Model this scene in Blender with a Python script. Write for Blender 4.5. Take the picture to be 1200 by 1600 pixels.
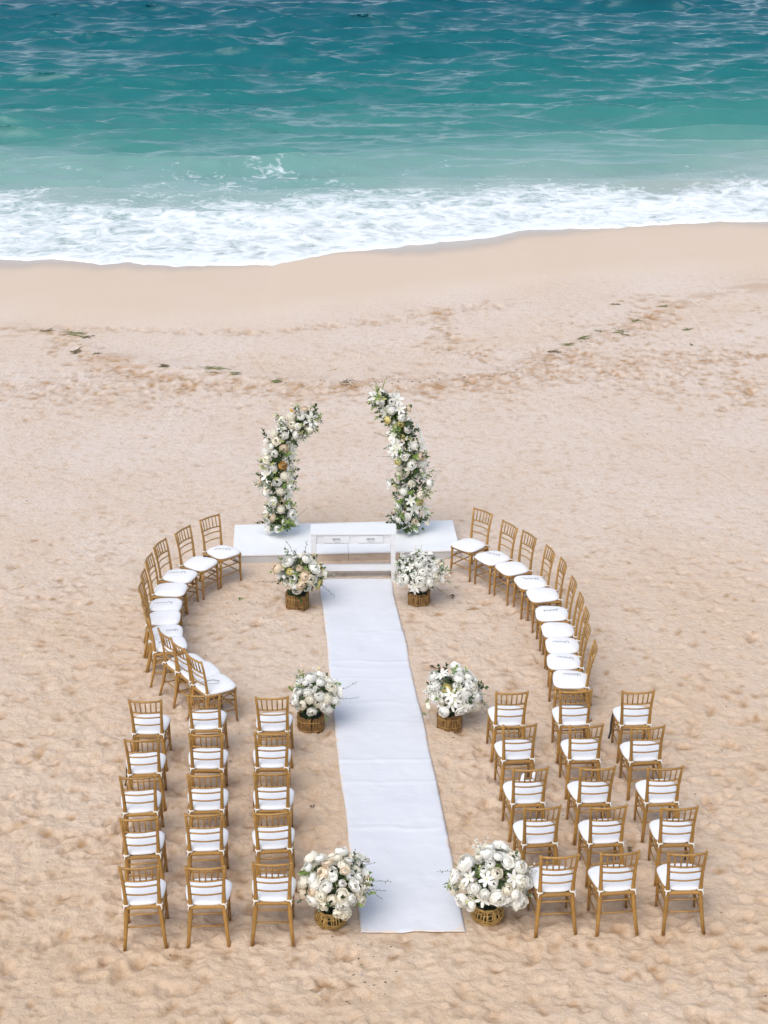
import bpy, bmesh, math, random
import numpy as np
from mathutils import Vector, Matrix, Euler

for o in list(bpy.data.objects):
    bpy.data.objects.remove(o)
random.seed(7)
rng = np.random.default_rng(11)
scene = bpy.context.scene
COL = scene.collection
R = math.radians

# ------------------------------------------------------------------ camera
CAM_H = 9.82
PITCH = math.atan(1030/2600)
FPX = 2600.0
cam_d = bpy.data.cameras.new('camera')
cam = bpy.data.objects.new('camera', cam_d); COL.objects.link(cam)
cam.location = (0, 0, CAM_H)
cam.rotation_euler = (math.pi/2 - PITCH, 0, 0)
cam_d.sensor_fit = 'VERTICAL'; cam_d.sensor_height = 36; cam_d.lens = 36*FPX/1600
cam_d.clip_end = 12000; cam_d.clip_start = 0.1
scene.camera = cam

# ------------------------------------------------------------------ light
SUN_EL, SUN_AZ = 55, 150       # overcast: high soft sun from the left, a little behind the camera
world = bpy.data.worlds.new('World'); scene.world = world; world.use_nodes = True
wn = world.node_tree
bg = wn.nodes['Background']
sky = wn.nodes.new('ShaderNodeTexSky'); sky.sky_type = 'NISHITA'; sky.sun_disc = False
sky.sun_elevation = R(SUN_EL); sky.sun_rotation = R(-SUN_AZ)
sky.air_density = 1.0; sky.dust_density = 1.6; sky.ozone_density = 1.0
hsv = wn.nodes.new('ShaderNodeHueSaturation'); hsv.inputs['Saturation'].default_value = 0.65   # thin overcast greys the blue
wn.links.new(sky.outputs[0], hsv.inputs['Color']); wn.links.new(hsv.outputs[0], bg.inputs[0]); bg.inputs[1].default_value = 0.15
sd = bpy.data.lights.new('sun', 'SUN'); sd.energy = 1.5; sd.angle = R(48); sd.color = (1.0, 0.95, 0.88)
sun = bpy.data.objects.new('sun', sd); COL.objects.link(sun)
sdir = Vector((-math.sin(R(SUN_AZ))*math.cos(R(SUN_EL)), math.cos(R(SUN_AZ))*math.cos(R(SUN_EL)), math.sin(R(SUN_EL))))
sun.rotation_euler = sdir.to_track_quat('Z', 'Y').to_euler()
sun.location = (0, 20, 30)
vs = scene.view_settings
vs.view_transform = 'Standard'; vs.look = 'None'; vs.exposure = 0.36; vs.gamma = 1; vs.use_curve_mapping = False

# ------------------------------------------------------------------ helpers
def ray(px, py):
    cp, sp = math.cos(PITCH), math.sin(PITCH)
    F = Vector((0, cp, -sp)); U = Vector((0, sp, cp))
    return F*FPX + Vector((1, 0, 0))*(px-600) - U*(py-800)
def at(px, py, z=0.0):
    d = ray(px, py); t = (z-CAM_H)/d.z
    return Vector((d.x*t, d.y*t, z))
def at_y(px, py, Y):
    d = ray(px, py); t = Y/d.y
    return Vector((d.x*t, Y, CAM_H+d.z*t))

def tag(o, label=None, cat=None, group=None, kind=None):
    if label: o['label'] = label
    if cat: o['category'] = cat
    if group: o['group'] = group
    if kind: o['kind'] = kind
    return o
def empty(name, loc=(0,0,0), rz=0):
    o = bpy.data.objects.new(name, None); COL.objects.link(o)
    o.location = loc; o.rotation_euler = (0,0,rz); o.empty_display_size = 0.1
    return o
def link(name, me, parent=None):
    o = bpy.data.objects.new(name, me); COL.objects.link(o)
    if parent: o.parent = parent
    return o

class MB:
    def __init__(s): s.v = []; s.f = []; s.m = []; s.mi = 0
    def add(s, vs_, fs):
        b = len(s.v); s.v += [tuple(v) for v in vs_]
        s.f += [tuple(i+b for i in f) for f in fs]; s.m += [s.mi]*len(fs)
    def box(s, x0, x1, y0, y1, z0, z1):
        s.add([(x0,y0,z0),(x1,y0,z0),(x1,y1,z0),(x0,y1,z0),(x0,y0,z1),(x1,y0,z1),(x1,y1,z1),(x0,y1,z1)],
              [(0,3,2,1),(4,5,6,7),(0,1,5,4),(1,2,6,5),(2,3,7,6),(3,0,4,7)])
    def tube(s, pts, rad, n=6, caps=True, sx=1.0, sy=1.0):
        """swept tube; rad scalar or list; sx, sy squash of the section"""
        pts = [Vector(p) for p in pts]; k = len(pts)
        if not hasattr(rad, '__len__'): rad = [rad]*k
        rings = []; prev = None
        for i, p in enumerate(pts):
            t = (pts[min(i+1,k-1)]-pts[max(i-1,0)]).normalized()
            ref = prev if prev is not None else (Vector((1,0,0)) if abs(t.x) < .8 else Vector((0,1,0)))
            a = (ref - t*ref.dot(t)).normalized(); b = t.cross(a); prev = a
            rings.append([p + a*math.cos(2*math.pi*j/n)*rad[i]*sx + b*math.sin(2*math.pi*j/n)*rad[i]*sy for j in range(n)])
        vs_ = [v for r in rings for v in r]; fs = []
        for i in range(k-1):
            for j in range(n):
                a_ = i*n+j; b_ = i*n+(j+1)%n
                fs.append((a_, b_, b_+n, a_+n))
        if caps:
            fs.append(tuple(range(n))[::-1]); fs.append(tuple((k-1)*n+j for j in range(n)))
        s.add(vs_, fs)
    def mesh(s, name, mats, smooth=False):
        me = bpy.data.meshes.new(name); me.from_pydata(s.v, [], s.f)
        for m in (mats if isinstance(mats, (list, tuple)) else [mats]): me.materials.append(m)
        me.polygons.foreach_set('material_index', s.m)
        if smooth: me.polygons.foreach_set('use_smooth', [True]*len(s.f))
        me.update()
        return me
    def build(s, name, mats, parent=None, smooth=False):
        return link(name, s.mesh(name, mats, smooth), parent)

def grid_mesh(name, X, Y, Z, mat, attrs=None, smooth=True):
    ny, nx = X.shape
    co = np.stack([X, Y, Z], -1).reshape(-1, 3).astype(np.float32)
    idx = np.arange(nx*ny).reshape(ny, nx)
    q = np.stack([idx[:-1,:-1], idx[:-1,1:], idx[1:,1:], idx[1:,:-1]], -1).reshape(-1, 4)
    me = bpy.data.meshes.new(name)
    me.vertices.add(len(co)); me.vertices.foreach_set('co', co.ravel())
    me.loops.add(q.size); me.loops.foreach_set('vertex_index', q.ravel().astype(np.int32))
    me.polygons.add(len(q)); me.polygons.foreach_set('loop_start', (np.arange(len(q))*4).astype(np.int32))
    me.update(calc_edges=True)
    me.polygons.foreach_set('use_smooth', np.ones(len(q), dtype=bool) if smooth else np.zeros(len(q), dtype=bool))
    for k, a in (attrs or {}).items():
        at_ = me.attributes.new(k, 'FLOAT', 'POINT'); at_.data.foreach_set('value', a.ravel().astype(np.float32))
    me.materials.append(mat); me.update()
    return me

# smooth lattice noise in numpy
_lat = [rng.standard_normal((256, 256)) for _ in range(12)]
def vnoise(x, y, k=0):
    L = _lat[k % 12]
    xi = np.floor(x).astype(int); yi = np.floor(y).astype(int)
    fx = x-xi; fy = y-yi
    fx = fx*fx*fx*(fx*(fx*6-15)+10); fy = fy*fy*fy*(fy*(fy*6-15)+10)
    a = L[yi % 256, xi % 256]; b = L[yi % 256, (xi+1) % 256]
    c = L[(yi+1) % 256, xi % 256]; d = L[(yi+1) % 256, (xi+1) % 256]
    return (a*(1-fx)+b*fx)*(1-fy)+(c*(1-fx)+d*fx)*fy
def fbm(x, y, f0, n, k=0, gain=.5):
    s = 0; a = 1
    for i in range(n):
        s = s + a*vnoise(x*f0*2**i + 17.3*i + k*31.7, y*f0*2**i + 9.1*i, k+i); a *= gain
    return s
def sstep(e0, e1, x):
    t = np.clip((x-e0)/(e1-e0), 0, 1); return t*t*(3-2*t)

# ------------------------------------------------------------------ materials
def newmat(name):
    m = bpy.data.materials.new(name); m.use_nodes = True
    nt = m.node_tree; b = nt.nodes['Principled BSDF']
    return m, nt, b
def N(nt, typ, **kw):
    n = nt.nodes.new(typ)
    for k, v in kw.items():
        if k in n.inputs: n.inputs[k].default_value = v
        else: setattr(n, k, v)
    return n
def ramp(nt, stops, interp='LINEAR'):
    r = nt.nodes.new('ShaderNodeValToRGB'); r.color_ramp.interpolation = interp
    els = r.color_ramp.elements
    while len(els) < len(stops): els.new(0.5)
    for e, (p, c) in zip(els, stops):
        e.position = p; e.color = (c[0], c[1], c[2], 1) if hasattr(c, '__len__') else (c, c, c, 1)
    return r
def mathn(nt, op, a, b=None, c=None, clamp=False):
    n = nt.nodes.new('ShaderNodeMath'); n.operation = op; n.use_clamp = clamp
    for i, v in enumerate((a, b, c)):
        if v is None: continue
        if isinstance(v, (int, float)): n.inputs[i].default_value = v
        else: nt.links.new(v, n.inputs[i])
    return n.outputs[0]
def mixc(nt, f, a, b, blend='MIX'):
    n = nt.nodes.new('ShaderNodeMix'); n.data_type = 'RGBA'; n.blend_type = blend
    for i, v in ((0, f), (6, a), (7, b)):
        if isinstance(v, (int, float)): n.inputs[i].default_value = v
        elif isinstance(v, tuple): n.inputs[i].default_value = (*v, 1)
        else: nt.links.new(v, n.inputs[i])
    return n.outputs[2]
def simple(name, c0, c1, scale=20, rough=.6, bump=0., bscale=None, spec=.5, detail=4, metallic=0., objrand=0., stretch=None, sheen=0, trans=0):
    """procedural material: two-tone noise colour, relief and roughness"""
    m, nt, b = newmat(name)
    tc = N(nt, 'ShaderNodeTexCoord')
    vec = tc.outputs['Object']
    if stretch:
        mp = N(nt, 'ShaderNodeMapping'); mp.inputs['Scale'].default_value = stretch
        nt.links.new(vec, mp.inputs['Vector']); vec = mp.outputs[0]
    n = N(nt, 'ShaderNodeTexNoise', Scale=scale, Detail=detail); nt.links.new(vec, n.inputs['Vector'])
    r = ramp(nt, [(.3, c0), (.7, c1)]); nt.links.new(n.outputs[0], r.inputs[0])
    col = r.outputs[0]
    if objrand:
        oi = N(nt, 'ShaderNodeObjectInfo')
        v = mathn(nt, 'MULTIPLY_ADD', oi.outputs['Random'], objrand, 1-objrand/2)
        hs = N(nt, 'ShaderNodeHueSaturation'); nt.links.new(v, hs.inputs['Value']); nt.links.new(col, hs.inputs['Color'])
        col = hs.outputs[0]
    nt.links.new(col, b.inputs['Base Color'])
    b.inputs['Roughness'].default_value = rough; b.inputs['Specular IOR Level'].default_value = spec
    b.inputs['Metallic'].default_value = metallic
    if sheen: b.inputs['Sheen Weight'].default_value = sheen
    if trans:
        b.inputs['Subsurface Weight'].default_value = trans; b.inputs['Subsurface Radius'].default_value = (.02,.02,.015); b.inputs['Subsurface Scale'].default_value = .5
    if bump:
        n2 = N(nt, 'ShaderNodeTexNoise', Scale=bscale or scale*3, Detail=3); nt.links.new(vec, n2.inputs['Vector'])
        bp = N(nt, 'ShaderNodeBump', Strength=bump, Distance=.01); nt.links.new(n2.outputs[0], bp.inputs['Height'])
        nt.links.new(bp.outputs[0], b.inputs['Normal'])
    return m

M = {}
M['gold'] = simple('gold_painted_wood', (.31,.155,.032), (.46,.26,.075), 14, .38, .25, 60, stretch=(6,6,1), objrand=.25, metallic=.15)
M['cushion'] = simple('white_cushion_cloth', (.80,.80,.81), (.86,.86,.87), 9, .85, .25, 14, spec=.2, sheen=.2)
M['tie'] = simple('cushion_tie_cloth', (.70,.66,.60), (.82,.79,.74), 60, .9)
M['ink'] = simple('grey_ink', (.16,.16,.18), (.30,.30,.32), 50, .7)
M['black'] = simple('black_ribbon_cloth', (.008,.008,.010), (.03,.03,.035), 30, .6)
M['white_paint'] = simple('white_painted_wood', (.77,.77,.77), (.81,.81,.81), 5, .42, .05, 40, stretch=(1,4,4))
M['metal'] = simple('dull_handle_metal', (.42,.42,.43), (.55,.55,.56), 50, .4, metallic=.5)
M['platform'] = simple('white_platform_board', (.78,.79,.80), (.86,.87,.88), 2.5, .5, .05, 30)
M['shadow_gap'] = simple('dark_joint', (.10,.09,.08), (.16,.15,.13), 30, .9)
M['wicker'] = simple('golden_wicker', (.26,.14,.032), (.60,.38,.12), 22, .55, .3, objrand=.3)
M['bark'] = simple('brown_twig_bark', (.07,.033,.010), (.44,.25,.085), 16, .8, .5, stretch=(3,3,.6))
M['dark_in'] = simple('dark_green_filling', (.012,.015,.008), (.03,.035,.015), 30, .9)  # near-black green fill inside the baskets
M['leaf_dark'] = simple('dark_green_leaf', (.018,.040,.010), (.06,.115,.022), 12, .5, objrand=.5)
M['leaf_mid'] = simple('fresh_green_leaf', (.10,.19,.035), (.26,.36,.08), 12, .5, objrand=.4)
M['leaf_pale'] = simple('pale_eucalyptus_leaf', (.15,.22,.14), (.30,.37,.26), 12, .6, objrand=.3)
M['lime'] = simple('lime_green_bract', (.44,.50,.14), (.68,.68,.30), 14, .6, objrand=.3)
M['stem'] = simple('plant_stem', (.05,.06,.025), (.12,.12,.05), 20, .7)
def petal(name, c0, c1, core):
    m, nt, b = newmat(name)
    tc = N(nt, 'ShaderNodeTexCoord')
    ln = N(nt, 'ShaderNodeVectorMath', operation='LENGTH'); nt.links.new(tc.outputs['Object'], ln.inputs[0])
    n = N(nt, 'ShaderNodeTexNoise', Scale=18., Detail=3.); nt.links.new(tc.outputs['Object'], n.inputs[0])
    base = mixc(nt, n.outputs[0], c0, c1)
    r = ramp(nt, [(0., 1.), (.035, .0)]); nt.links.new(ln.outputs['Value'], r.inputs[0])
    col = mixc(nt, r.outputs[0], base, core)
    oi = N(nt, 'ShaderNodeObjectInfo')
    hs = N(nt, 'ShaderNodeHueSaturation'); nt.links.new(mathn(nt, 'MULTIPLY_ADD', oi.outputs['Random'], .12, .92), hs.inputs['Value'])
    nt.links.new(col, hs.inputs['Color']); nt.links.new(hs.outputs[0], b.inputs['Base Color'])
    b.inputs['Roughness'].default_value = .7; b.inputs['Specular IOR Level'].default_value = .2
    tr = N(nt, 'ShaderNodeBsdfTranslucent'); nt.links.new(hs.outputs[0], tr.inputs['Color'])
    mx = N(nt, 'ShaderNodeMixShader'); mx.inputs[0].default_value = .18
    nt.links.new(b.outputs[0], mx.inputs[1]); nt.links.new(tr.outputs[0], mx.inputs[2])
    nt.links.new(mx.outputs[0], nt.nodes['Material Output'].inputs['Surface'])
    return m
M['p_white'] = petal('white_petal', (.95,.93,.85), (.96,.95,.90), (.90,.90,.68))
M['p_cream'] = petal('cream_petal', (.93,.87,.70), (.94,.90,.79), (.80,.68,.42))
M['p_peach'] = petal('peach_petal', (.84,.66,.46), (.86,.76,.60), (.80,.50,.25))
M['p_yellow'] = petal('yellow_petal', (.80,.68,.22), (.85,.78,.42), (.75,.50,.10))
M['p_orange'] = petal('orange_petal', (.78,.42,.10), (.84,.55,.2), (.70,.30,.06))
M['seaweed'] = simple('dried_seaweed', (.07,.055,.02), (.22,.18,.08), 25, .7, .4)
M['seaweed_green'] = simple('green_seaweed', (.10,.12,.03), (.24,.25,.08), 25, .6, .4)
M['shell'] = simple('shell_fragments', (.35,.27,.24), (.75,.70,.66), 4, .5, objrand=.3)
M['debris'] = simple('dark_debris', (.05,.035,.025), (.20,.13,.08), 6, .8)

# runner
m, nt, b = newmat('white_runner_cloth'); M['runner'] = m
tc = N(nt, 'ShaderNodeTexCoord')
n = N(nt, 'ShaderNodeTexNoise', Scale=1.3, Detail=5.); nt.links.new(tc.outputs['Object'], n.inputs[0])
w1 = N(nt, 'ShaderNodeTexNoise', Scale=160., Detail=2.); nt.links.new(tc.outputs['Object'], w1.inputs[0])
col = mixc(nt, n.outputs[0], (.65,.665,.71), (.73,.74,.77))
sn = N(nt, 'ShaderNodeTexNoise', Scale=3.1, Detail=8., Roughness=.7); nt.links.new(tc.outputs['Object'], sn.inputs[0])
sr = ramp(nt, [(.62, 0.), (.75, .35)]); nt.links.new(sn.outputs[0], sr.inputs[0])
col = mixc(nt, sr.outputs[0], col, (.68,.58,.49))
ah = N(nt, 'ShaderNodeAttribute', attribute_name='hem'); hn = N(nt, 'ShaderNodeTexNoise', Scale=9., Detail=8., Roughness=.75); nt.links.new(tc.outputs['Object'], hn.inputs[0])
hf = mathn(nt, 'MULTIPLY', mathn(nt, 'ADD', mathn(nt, 'MULTIPLY', ah.outputs['Fac'], .36), mathn(nt, 'SUBTRACT', hn.outputs[0], .80)), 7., clamp=True)
col = mixc(nt, hf, col, (.74,.63,.52))
nt.links.new(col, b.inputs['Base Color']); b.inputs['Roughness'].default_value = .9; b.inputs['Specular IOR Level'].default_value = .15
bp = N(nt, 'ShaderNodeBump', Strength=.3, Distance=.003); nt.links.new(w1.outputs[0], bp.inputs['Height']); nt.links.new(bp.outputs[0], b.inputs['Normal'])

# platform front panels (middle ones sand-beige)
M['panel_sandy'] = simple('sand_beige_panel', (.50,.38,.28), (.66,.55,.45), 5, .7, .2, 60)
M['panel_shaded'] = simple('shaded_white_panel', (.48,.475,.47), (.55,.545,.54), 3, .6)  # white platform sides, their shade painted in as a darker grey

# sand
m, nt, b = newmat('beach_sand'); M['sand'] = m
geo = N(nt, 'ShaderNodeNewGeometry'); P = geo.outputs['Position']
sep = N(nt, 'ShaderNodeSeparateXYZ'); nt.links.new(P, sep.inputs[0])
n1 = N(nt, 'ShaderNodeTexNoise', Scale=.35, Detail=6., Roughness=.55); nt.links.new(P, n1.inputs[0])
n2 = N(nt, 'ShaderNodeTexNoise', Scale=7.0, Detail=9., Roughness=.68); nt.links.new(P, n2.inputs[0])
n3 = N(nt, 'ShaderNodeTexNoise', Scale=110., Detail=4., Roughness=.8); nt.links.new(P, n3.inputs[0])
n4 = N(nt, 'ShaderNodeTexNoise', Scale=15., Detail=8., Roughness=.7); nt.links.new(P, n4.inputs[0])
atint = N(nt, 'ShaderNodeAttribute', attribute_name='dark_tint'); awet = N(nt, 'ShaderNodeAttribute', attribute_name='wet'); asm = N(nt, 'ShaderNodeAttribute', attribute_name='packed')
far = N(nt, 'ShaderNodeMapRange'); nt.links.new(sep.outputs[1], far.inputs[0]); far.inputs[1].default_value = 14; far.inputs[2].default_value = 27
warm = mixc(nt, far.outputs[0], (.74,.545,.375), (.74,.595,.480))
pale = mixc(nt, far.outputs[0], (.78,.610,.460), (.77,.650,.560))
r1 = ramp(nt, [(.35, 0.), (.65, 1.)]); nt.links.new(n1.outputs[0], r1.inputs[0])
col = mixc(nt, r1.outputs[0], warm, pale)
r2 = ramp(nt, [(.50, 0.), (.60, .55), (.70, 1.)]); nt.links.new(n2.outputs[0], r2.inputs[0])
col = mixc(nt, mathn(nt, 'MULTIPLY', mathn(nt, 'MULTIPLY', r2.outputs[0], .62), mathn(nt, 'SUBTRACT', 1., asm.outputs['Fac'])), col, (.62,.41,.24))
col = mixc(nt, mathn(nt, 'MULTIPLY', atint.outputs['Fac'], 1.0), col, (.47,.285,.150))  # darker orange-brown tint in stamped dents and along the wrack line
col = mixc(nt, mathn(nt, 'MULTIPLY', asm.outputs['Fac'], .8), col, (.66,.525,.40))
col = mixc(nt, awet.outputs['Fac'], col, (.50,.42,.355))
gr = ramp(nt, [(.25, .80), (.75, 1.12)]); nt.links.new(n3.outputs[0], gr.inputs[0])
col = mixc(nt, .55, col, gr.outputs[0], 'MULTIPLY')
nt.links.new(col, b.inputs['Base Color'])
ro = mathn(nt, 'MULTIPLY_ADD', awet.outputs['Fac'], -.65, .95); nt.links.new(ro, b.inputs['Roughness'])
b.inputs['Specular IOR Level'].default_value = .2
inv = mathn(nt, 'SUBTRACT', 1., asm.outputs['Fac'])
bh = mathn(nt, 'ADD', mathn(nt, 'MULTIPLY', n4.outputs[0], .045), mathn(nt, 'MULTIPLY', n3.outputs[0], .005))
bst = mathn(nt, 'MULTIPLY_ADD', inv, .75, .12)
bp = N(nt, 'ShaderNodeBump', Distance=1.0); nt.links.new(bst, bp.inputs['Strength']); nt.links.new(bh, bp.inputs['Height'])
nt.links.new(bp.outputs[0], b.inputs['Normal'])

# sea
m, nt, b = newmat('sea_water'); M['sea'] = m
geo = N(nt, 'ShaderNodeNewGeometry'); P = geo.outputs['Position']
ad = N(nt, 'ShaderNodeAttribute', attribute_name='offshore'); af = N(nt, 'ShaderNodeAttribute', attribute_name='foam')
nn = N(nt, 'ShaderNodeTexNoise', Scale=.12, Detail=4.); nt.links.new(P, nn.inputs[0])
dd = mathn(nt, 'ADD', ad.outputs['Fac'], mathn(nt, 'MULTIPLY_ADD', nn.outputs[0], .14, -.07))
cr = ramp(nt, [(0., (.36,.37,.32)), (.06, (.25,.335,.295)), (.12, (.135,.30,.265)), (.19, (.055,.230,.208)), (.31, (.016,.165,.165)), (.50, (.005,.125,.145)), (.80, (.002,.098,.130)), (1., (.002,.080,.118))])
nt.links.new(dd, cr.inputs[0])
warp = N(nt, 'ShaderNodeTexNoise', Scale=.8, Detail=4.); nt.links.new(P, warp.inputs[0])
wv = N(nt, 'ShaderNodeVectorMath', operation='SCALE'); nt.links.new(warp.outputs['Color'], wv.inputs[0]); wv.inputs['Scale'].default_value = 1.6
wa = N(nt, 'ShaderNodeVectorMath', operation='ADD'); nt.links.new(P, wa.inputs[0]); nt.links.new(wv.outputs[0], wa.inputs[1])
def vor(scale, sy=1.):
    mp = N(nt, 'ShaderNodeMapping'); mp.inputs['Scale'].default_value = (1., sy, 1.); nt.links.new(wa.outputs[0], mp.inputs['Vector'])
    v = N(nt, 'ShaderNodeTexVoronoi', Scale=scale); v.feature = 'DISTANCE_TO_EDGE'; nt.links.new(mp.outputs[0], v.inputs['Vector'])
    return v.outputs['Distance']
l1 = mathn(nt, 'SUBTRACT', 1., mathn(nt, 'MULTIPLY', vor(1.0), 3.2), clamp=True)
l2 = mathn(nt, 'SUBTRACT', 1., mathn(nt, 'MULTIPLY', vor(2.7), 2.6), clamp=True)
fn = N(nt, 'ShaderNodeTexNoise', Scale=3.0, Detail=8., Roughness=.7); nt.links.new(wa.outputs[0], fn.inputs[0])
fn2 = N(nt, 'ShaderNodeTexNoise', Scale=.55, Detail=4., Roughness=.6); nt.links.new(wa.outputs[0], fn2.inputs[0])
lace = mathn(nt, 'ADD', mathn(nt, 'MULTIPLY', l1, .30), mathn(nt, 'MULTIPLY', l2, .22))
lace = mathn(nt, 'ADD', lace, mathn(nt, 'MULTIPLY_ADD', fn.outputs[0], 1.5, -.75))
lace = mathn(nt, 'ADD', lace, mathn(nt, 'MULTIPLY_ADD', fn2.outputs[0], 1.2, -.60))
fo = mathn(nt, 'ADD', lace, mathn(nt, 'MULTIPLY_ADD', af.outputs['Fac'], 1.22, -1.08))
fr = ramp(nt, [(0., 0.), (.28, .55), (.6, 1.)]); nt.links.new(fo, fr.inputs[0])
foam = mathn(nt, 'MULTIPLY', fr.outputs[0], mathn(nt, 'MULTIPLY', af.outputs['Fac'], 6., clamp=True))
fcol = mixc(nt, fn.outputs[0], (.72,.78,.81), (.90,.91,.93))
milk = mixc(nt, mathn(nt, 'MULTIPLY', af.outputs['Fac'], .45, clamp=True), cr.outputs[0], (.46,.58,.56))
col = mixc(nt, foam, milk, fcol)
nt.links.new(col, b.inputs['Base Color'])
nt.links.new(mathn(nt, 'MULTIPLY_ADD', foam, .55, .22), b.inputs['Roughness'])
b.inputs['IOR'].default_value = 1.333
nt.links.new(mathn(nt, 'MULTIPLY_ADD', foam, -.35, .5), b.inputs['Specular IOR Level'])
mp = N(nt, 'ShaderNodeMapping'); mp.inputs['Scale'].default_value = (.45, 1., 1.); nt.links.new(P, mp.inputs['Vector'])
bn = N(nt, 'ShaderNodeTexNoise', Scale=3.2, Detail=6., Roughness=.62); nt.links.new(mp.outputs[0], bn.inputs[0])
bh = mathn(nt, 'ADD', mathn(nt, 'MULTIPLY', bn.outputs[0], .10), mathn(nt, 'MULTIPLY', foam, .03))
bp = N(nt, 'ShaderNodeBump', Strength=.30, Distance=1.); nt.links.new(bh, bp.inputs['Height']); nt.links.new(bp.outputs[0], b.inputs['Normal'])

# ------------------------------------------------------------------ beach
SEA_Z = -0.45
shore_px = [(-400,398),(-200,396),(0,402),(60,407),(150,411),(250,414),(350,417),(425,418),(445,412),(500,402),(600,388),(700,380),(760,372),(800,364),(812,360),(900,357),(1000,355),(1100,350),(1200,345),(1400,340),(1700,338)]
shp = [at(x, y, SEA_Z) for x, y in shore_px]
shx = np.array([p.x for p in shp]); shy = np.array([p.y for p in shp])
def shore0(x):
    return np.interp(x, shx, shy) + .16*vnoise(x*.5, x*0+3.3, 2)
def shoreY(x):
    y = np.interp(x, shx, shy)
    return y + .16*vnoise(x*.9, x*0+3.3, 2) + .09*vnoise(x*2.9, x*0+1.3, 3) + .04*vnoise(x*8.3, x*0+2.1, 5)

RA, RB, RC_, RD = at(501,905), at(609,905), at(728,1457), at(565,1457)   # runner corners
# raster of dents and footprints
GX0, GX1, GY0, GY1, GS = -13.0, 13.0, 9.5, 39.5, 0.02
gnx = int((GX1-GX0)/GS)+1; gny = int((GY1-GY0)/GS)+1
gx = GX0 + np.arange(gnx)*GS; gy = GY0 + np.arange(gny)*GS
GXX, GYY = np.meshgrid(gx, gy)
Hm = np.zeros((gny, gnx)); Dm = np.zeros((gny, gnx)); H2 = np.zeros((gny, gnx)); D2 = np.zeros((gny, gnx))
def relief_amt(x, y):
    a = 1 - .35*sstep(15.5, 20, y) - .33*sstep(21, 26, y) + .20*sstep(28, 31.0, y)
    D = shore0(x)-y
    return a*sstep(8.0, 12.0, D)
def stamp(x, y, rx, ry, ang, depth, dark_tint, Hm=Hm, Dm=Dm):
    r = max(rx, ry)*2.0
    i0 = max(0, int((x-r-GX0)/GS)); i1 = min(gnx, int((x+r-GX0)/GS)+2)
    j0 = max(0, int((y-r-GY0)/GS)); j1 = min(gny, int((y+r-GY0)/GS)+2)
    if i1 <= i0 or j1 <= j0: return
    X = GXX[j0:j1, i0:i1]-x; Y = GYY[j0:j1, i0:i1]-y
    c, s = math.cos(ang), math.sin(ang)
    u = (X*c+Y*s)/rx; v = (-X*s+Y*c)/ry
    q = u*u+v*v
    skew = 1+.5*u/np.sqrt(1+q)
    w = np.exp(-q**3*.7)
    rim = np.exp(-((np.sqrt(q)-1.28)/.2)**2)
    Hm[j0:j1, i0:i1] += depth*(-w*skew + .38*rim)
    Dm[j0:j1, i0:i1] = np.maximum(Dm[j0:j1, i0:i1], dark_tint*np.exp(-q*1.6))
def runner_side(x, y):
    """signed distance outside the runner strip (negative inside)"""
    t = (y-RD.y)/(RA.y-RD.y)
    xl = RD.x+(RA.x-RD.x)*t; xr = RC_.x+(RB.x-RC_.x)*t
    return np.maximum(np.maximum(xl-x, x-xr), np.maximum(RD.y-y, y-RA.y))
# where the chairs stand: (px, py of the seat's back edge, facing)
left_rows = {  # row 5 = nearest the sea
 'c1': [(224.3,1411.7,94),(224.3,1333,94),(219.9,1265.5,94),(227,1203,95),(231.7,1143,90)],
 'c2': [(323.5,1407.8,93),(321.5,1329.6,93),(322.8,1261.6,93),(322,1197,92),(323.5,1138.5,91)],
 'c3': [(424.6,1404.5,92),(429.3,1325,94),(425.9,1261,92),(423.8,1196.5,93),(428.5,1139,91)]}
right_rows = {
 'c3': [(868.6,1391,95),(843.5,1313,96),(824.5,1249,96),(809.7,1185,95),(794.5,1129,94)],
 'c2': [(965,1389.8,95),(947.4,1314.7,95),(926.8,1249,95),(912.6,1182.4,94),(898.3,1130,93)],
 'c1': [(1070.3,1388,91),(1056.7,1315,91),(1033.9,1250,93),(1009.8,1185,94),(993.3,1128,92)]}
right_arc = [(748,845,223),(788.5,865,210),(820,884,205),(850.5,906,192),(872.5,928,185),(887,957,181),(897,982,179),(904,1008,177),(907,1033,176),(916,1060,173)]
left_arc = [(332,855.5,-43),(293.5,874,-28),(260,895,-20),(244,919.5,-6),(234,944.5,2),(233,966.5,5),(235,988,8),(240,1009,14),(267,1041,33),(290,1056,34),(314,1077,37)]
seats = [t for rws in (left_rows, right_rows) for l in rws.values() for t in l]+right_arc+left_arc
seat_pos = []
for (x_, y_, th_) in seats:
    p_ = at(x_, y_, .455); a_ = R(th_); f_ = Vector((math.cos(a_), math.sin(a_), 0)); seat_pos.append((p_+f_*.19, f_))
for k in range(60000):
    x = rng.uniform(GX0, GX1); y = GY0+(GY1-GY0)*rng.random()
    am = float(relief_amt(np.array(x), np.array(y)))
    if rng.random() > am*1.0: continue
    r = .018+.060*rng.random()**2.6
    stamp(x, y, r*rng.uniform(1.0, 2.2), r, rng.uniform(0, math.pi), r*rng.uniform(.12, .38), (.25+.75*rng.random())*(rng.random() < .42))
# tracks of footprints
for k in range(90):
    x = rng.uniform(-9, 9); y = rng.uniform(10, 33); a = rng.uniform(0, 2*math.pi)
    for s in range(rng.integers(5, 16)):
        side = .09*(1 if s % 2 else -1)
        fx = x-math.sin(a)*side; fy = y+math.cos(a)*side
        if float(relief_amt(np.array(fx), np.array(fy))) > rng.random()*.8:
            stamp(fx, fy, .135, .062, a+rng.uniform(-.2,.2), rng.uniform(.018, .038), .35+.4*rng.random())
        x += math.cos(a)*.62; y += math.sin(a)*.62; a += rng.uniform(-.12, .12)
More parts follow.
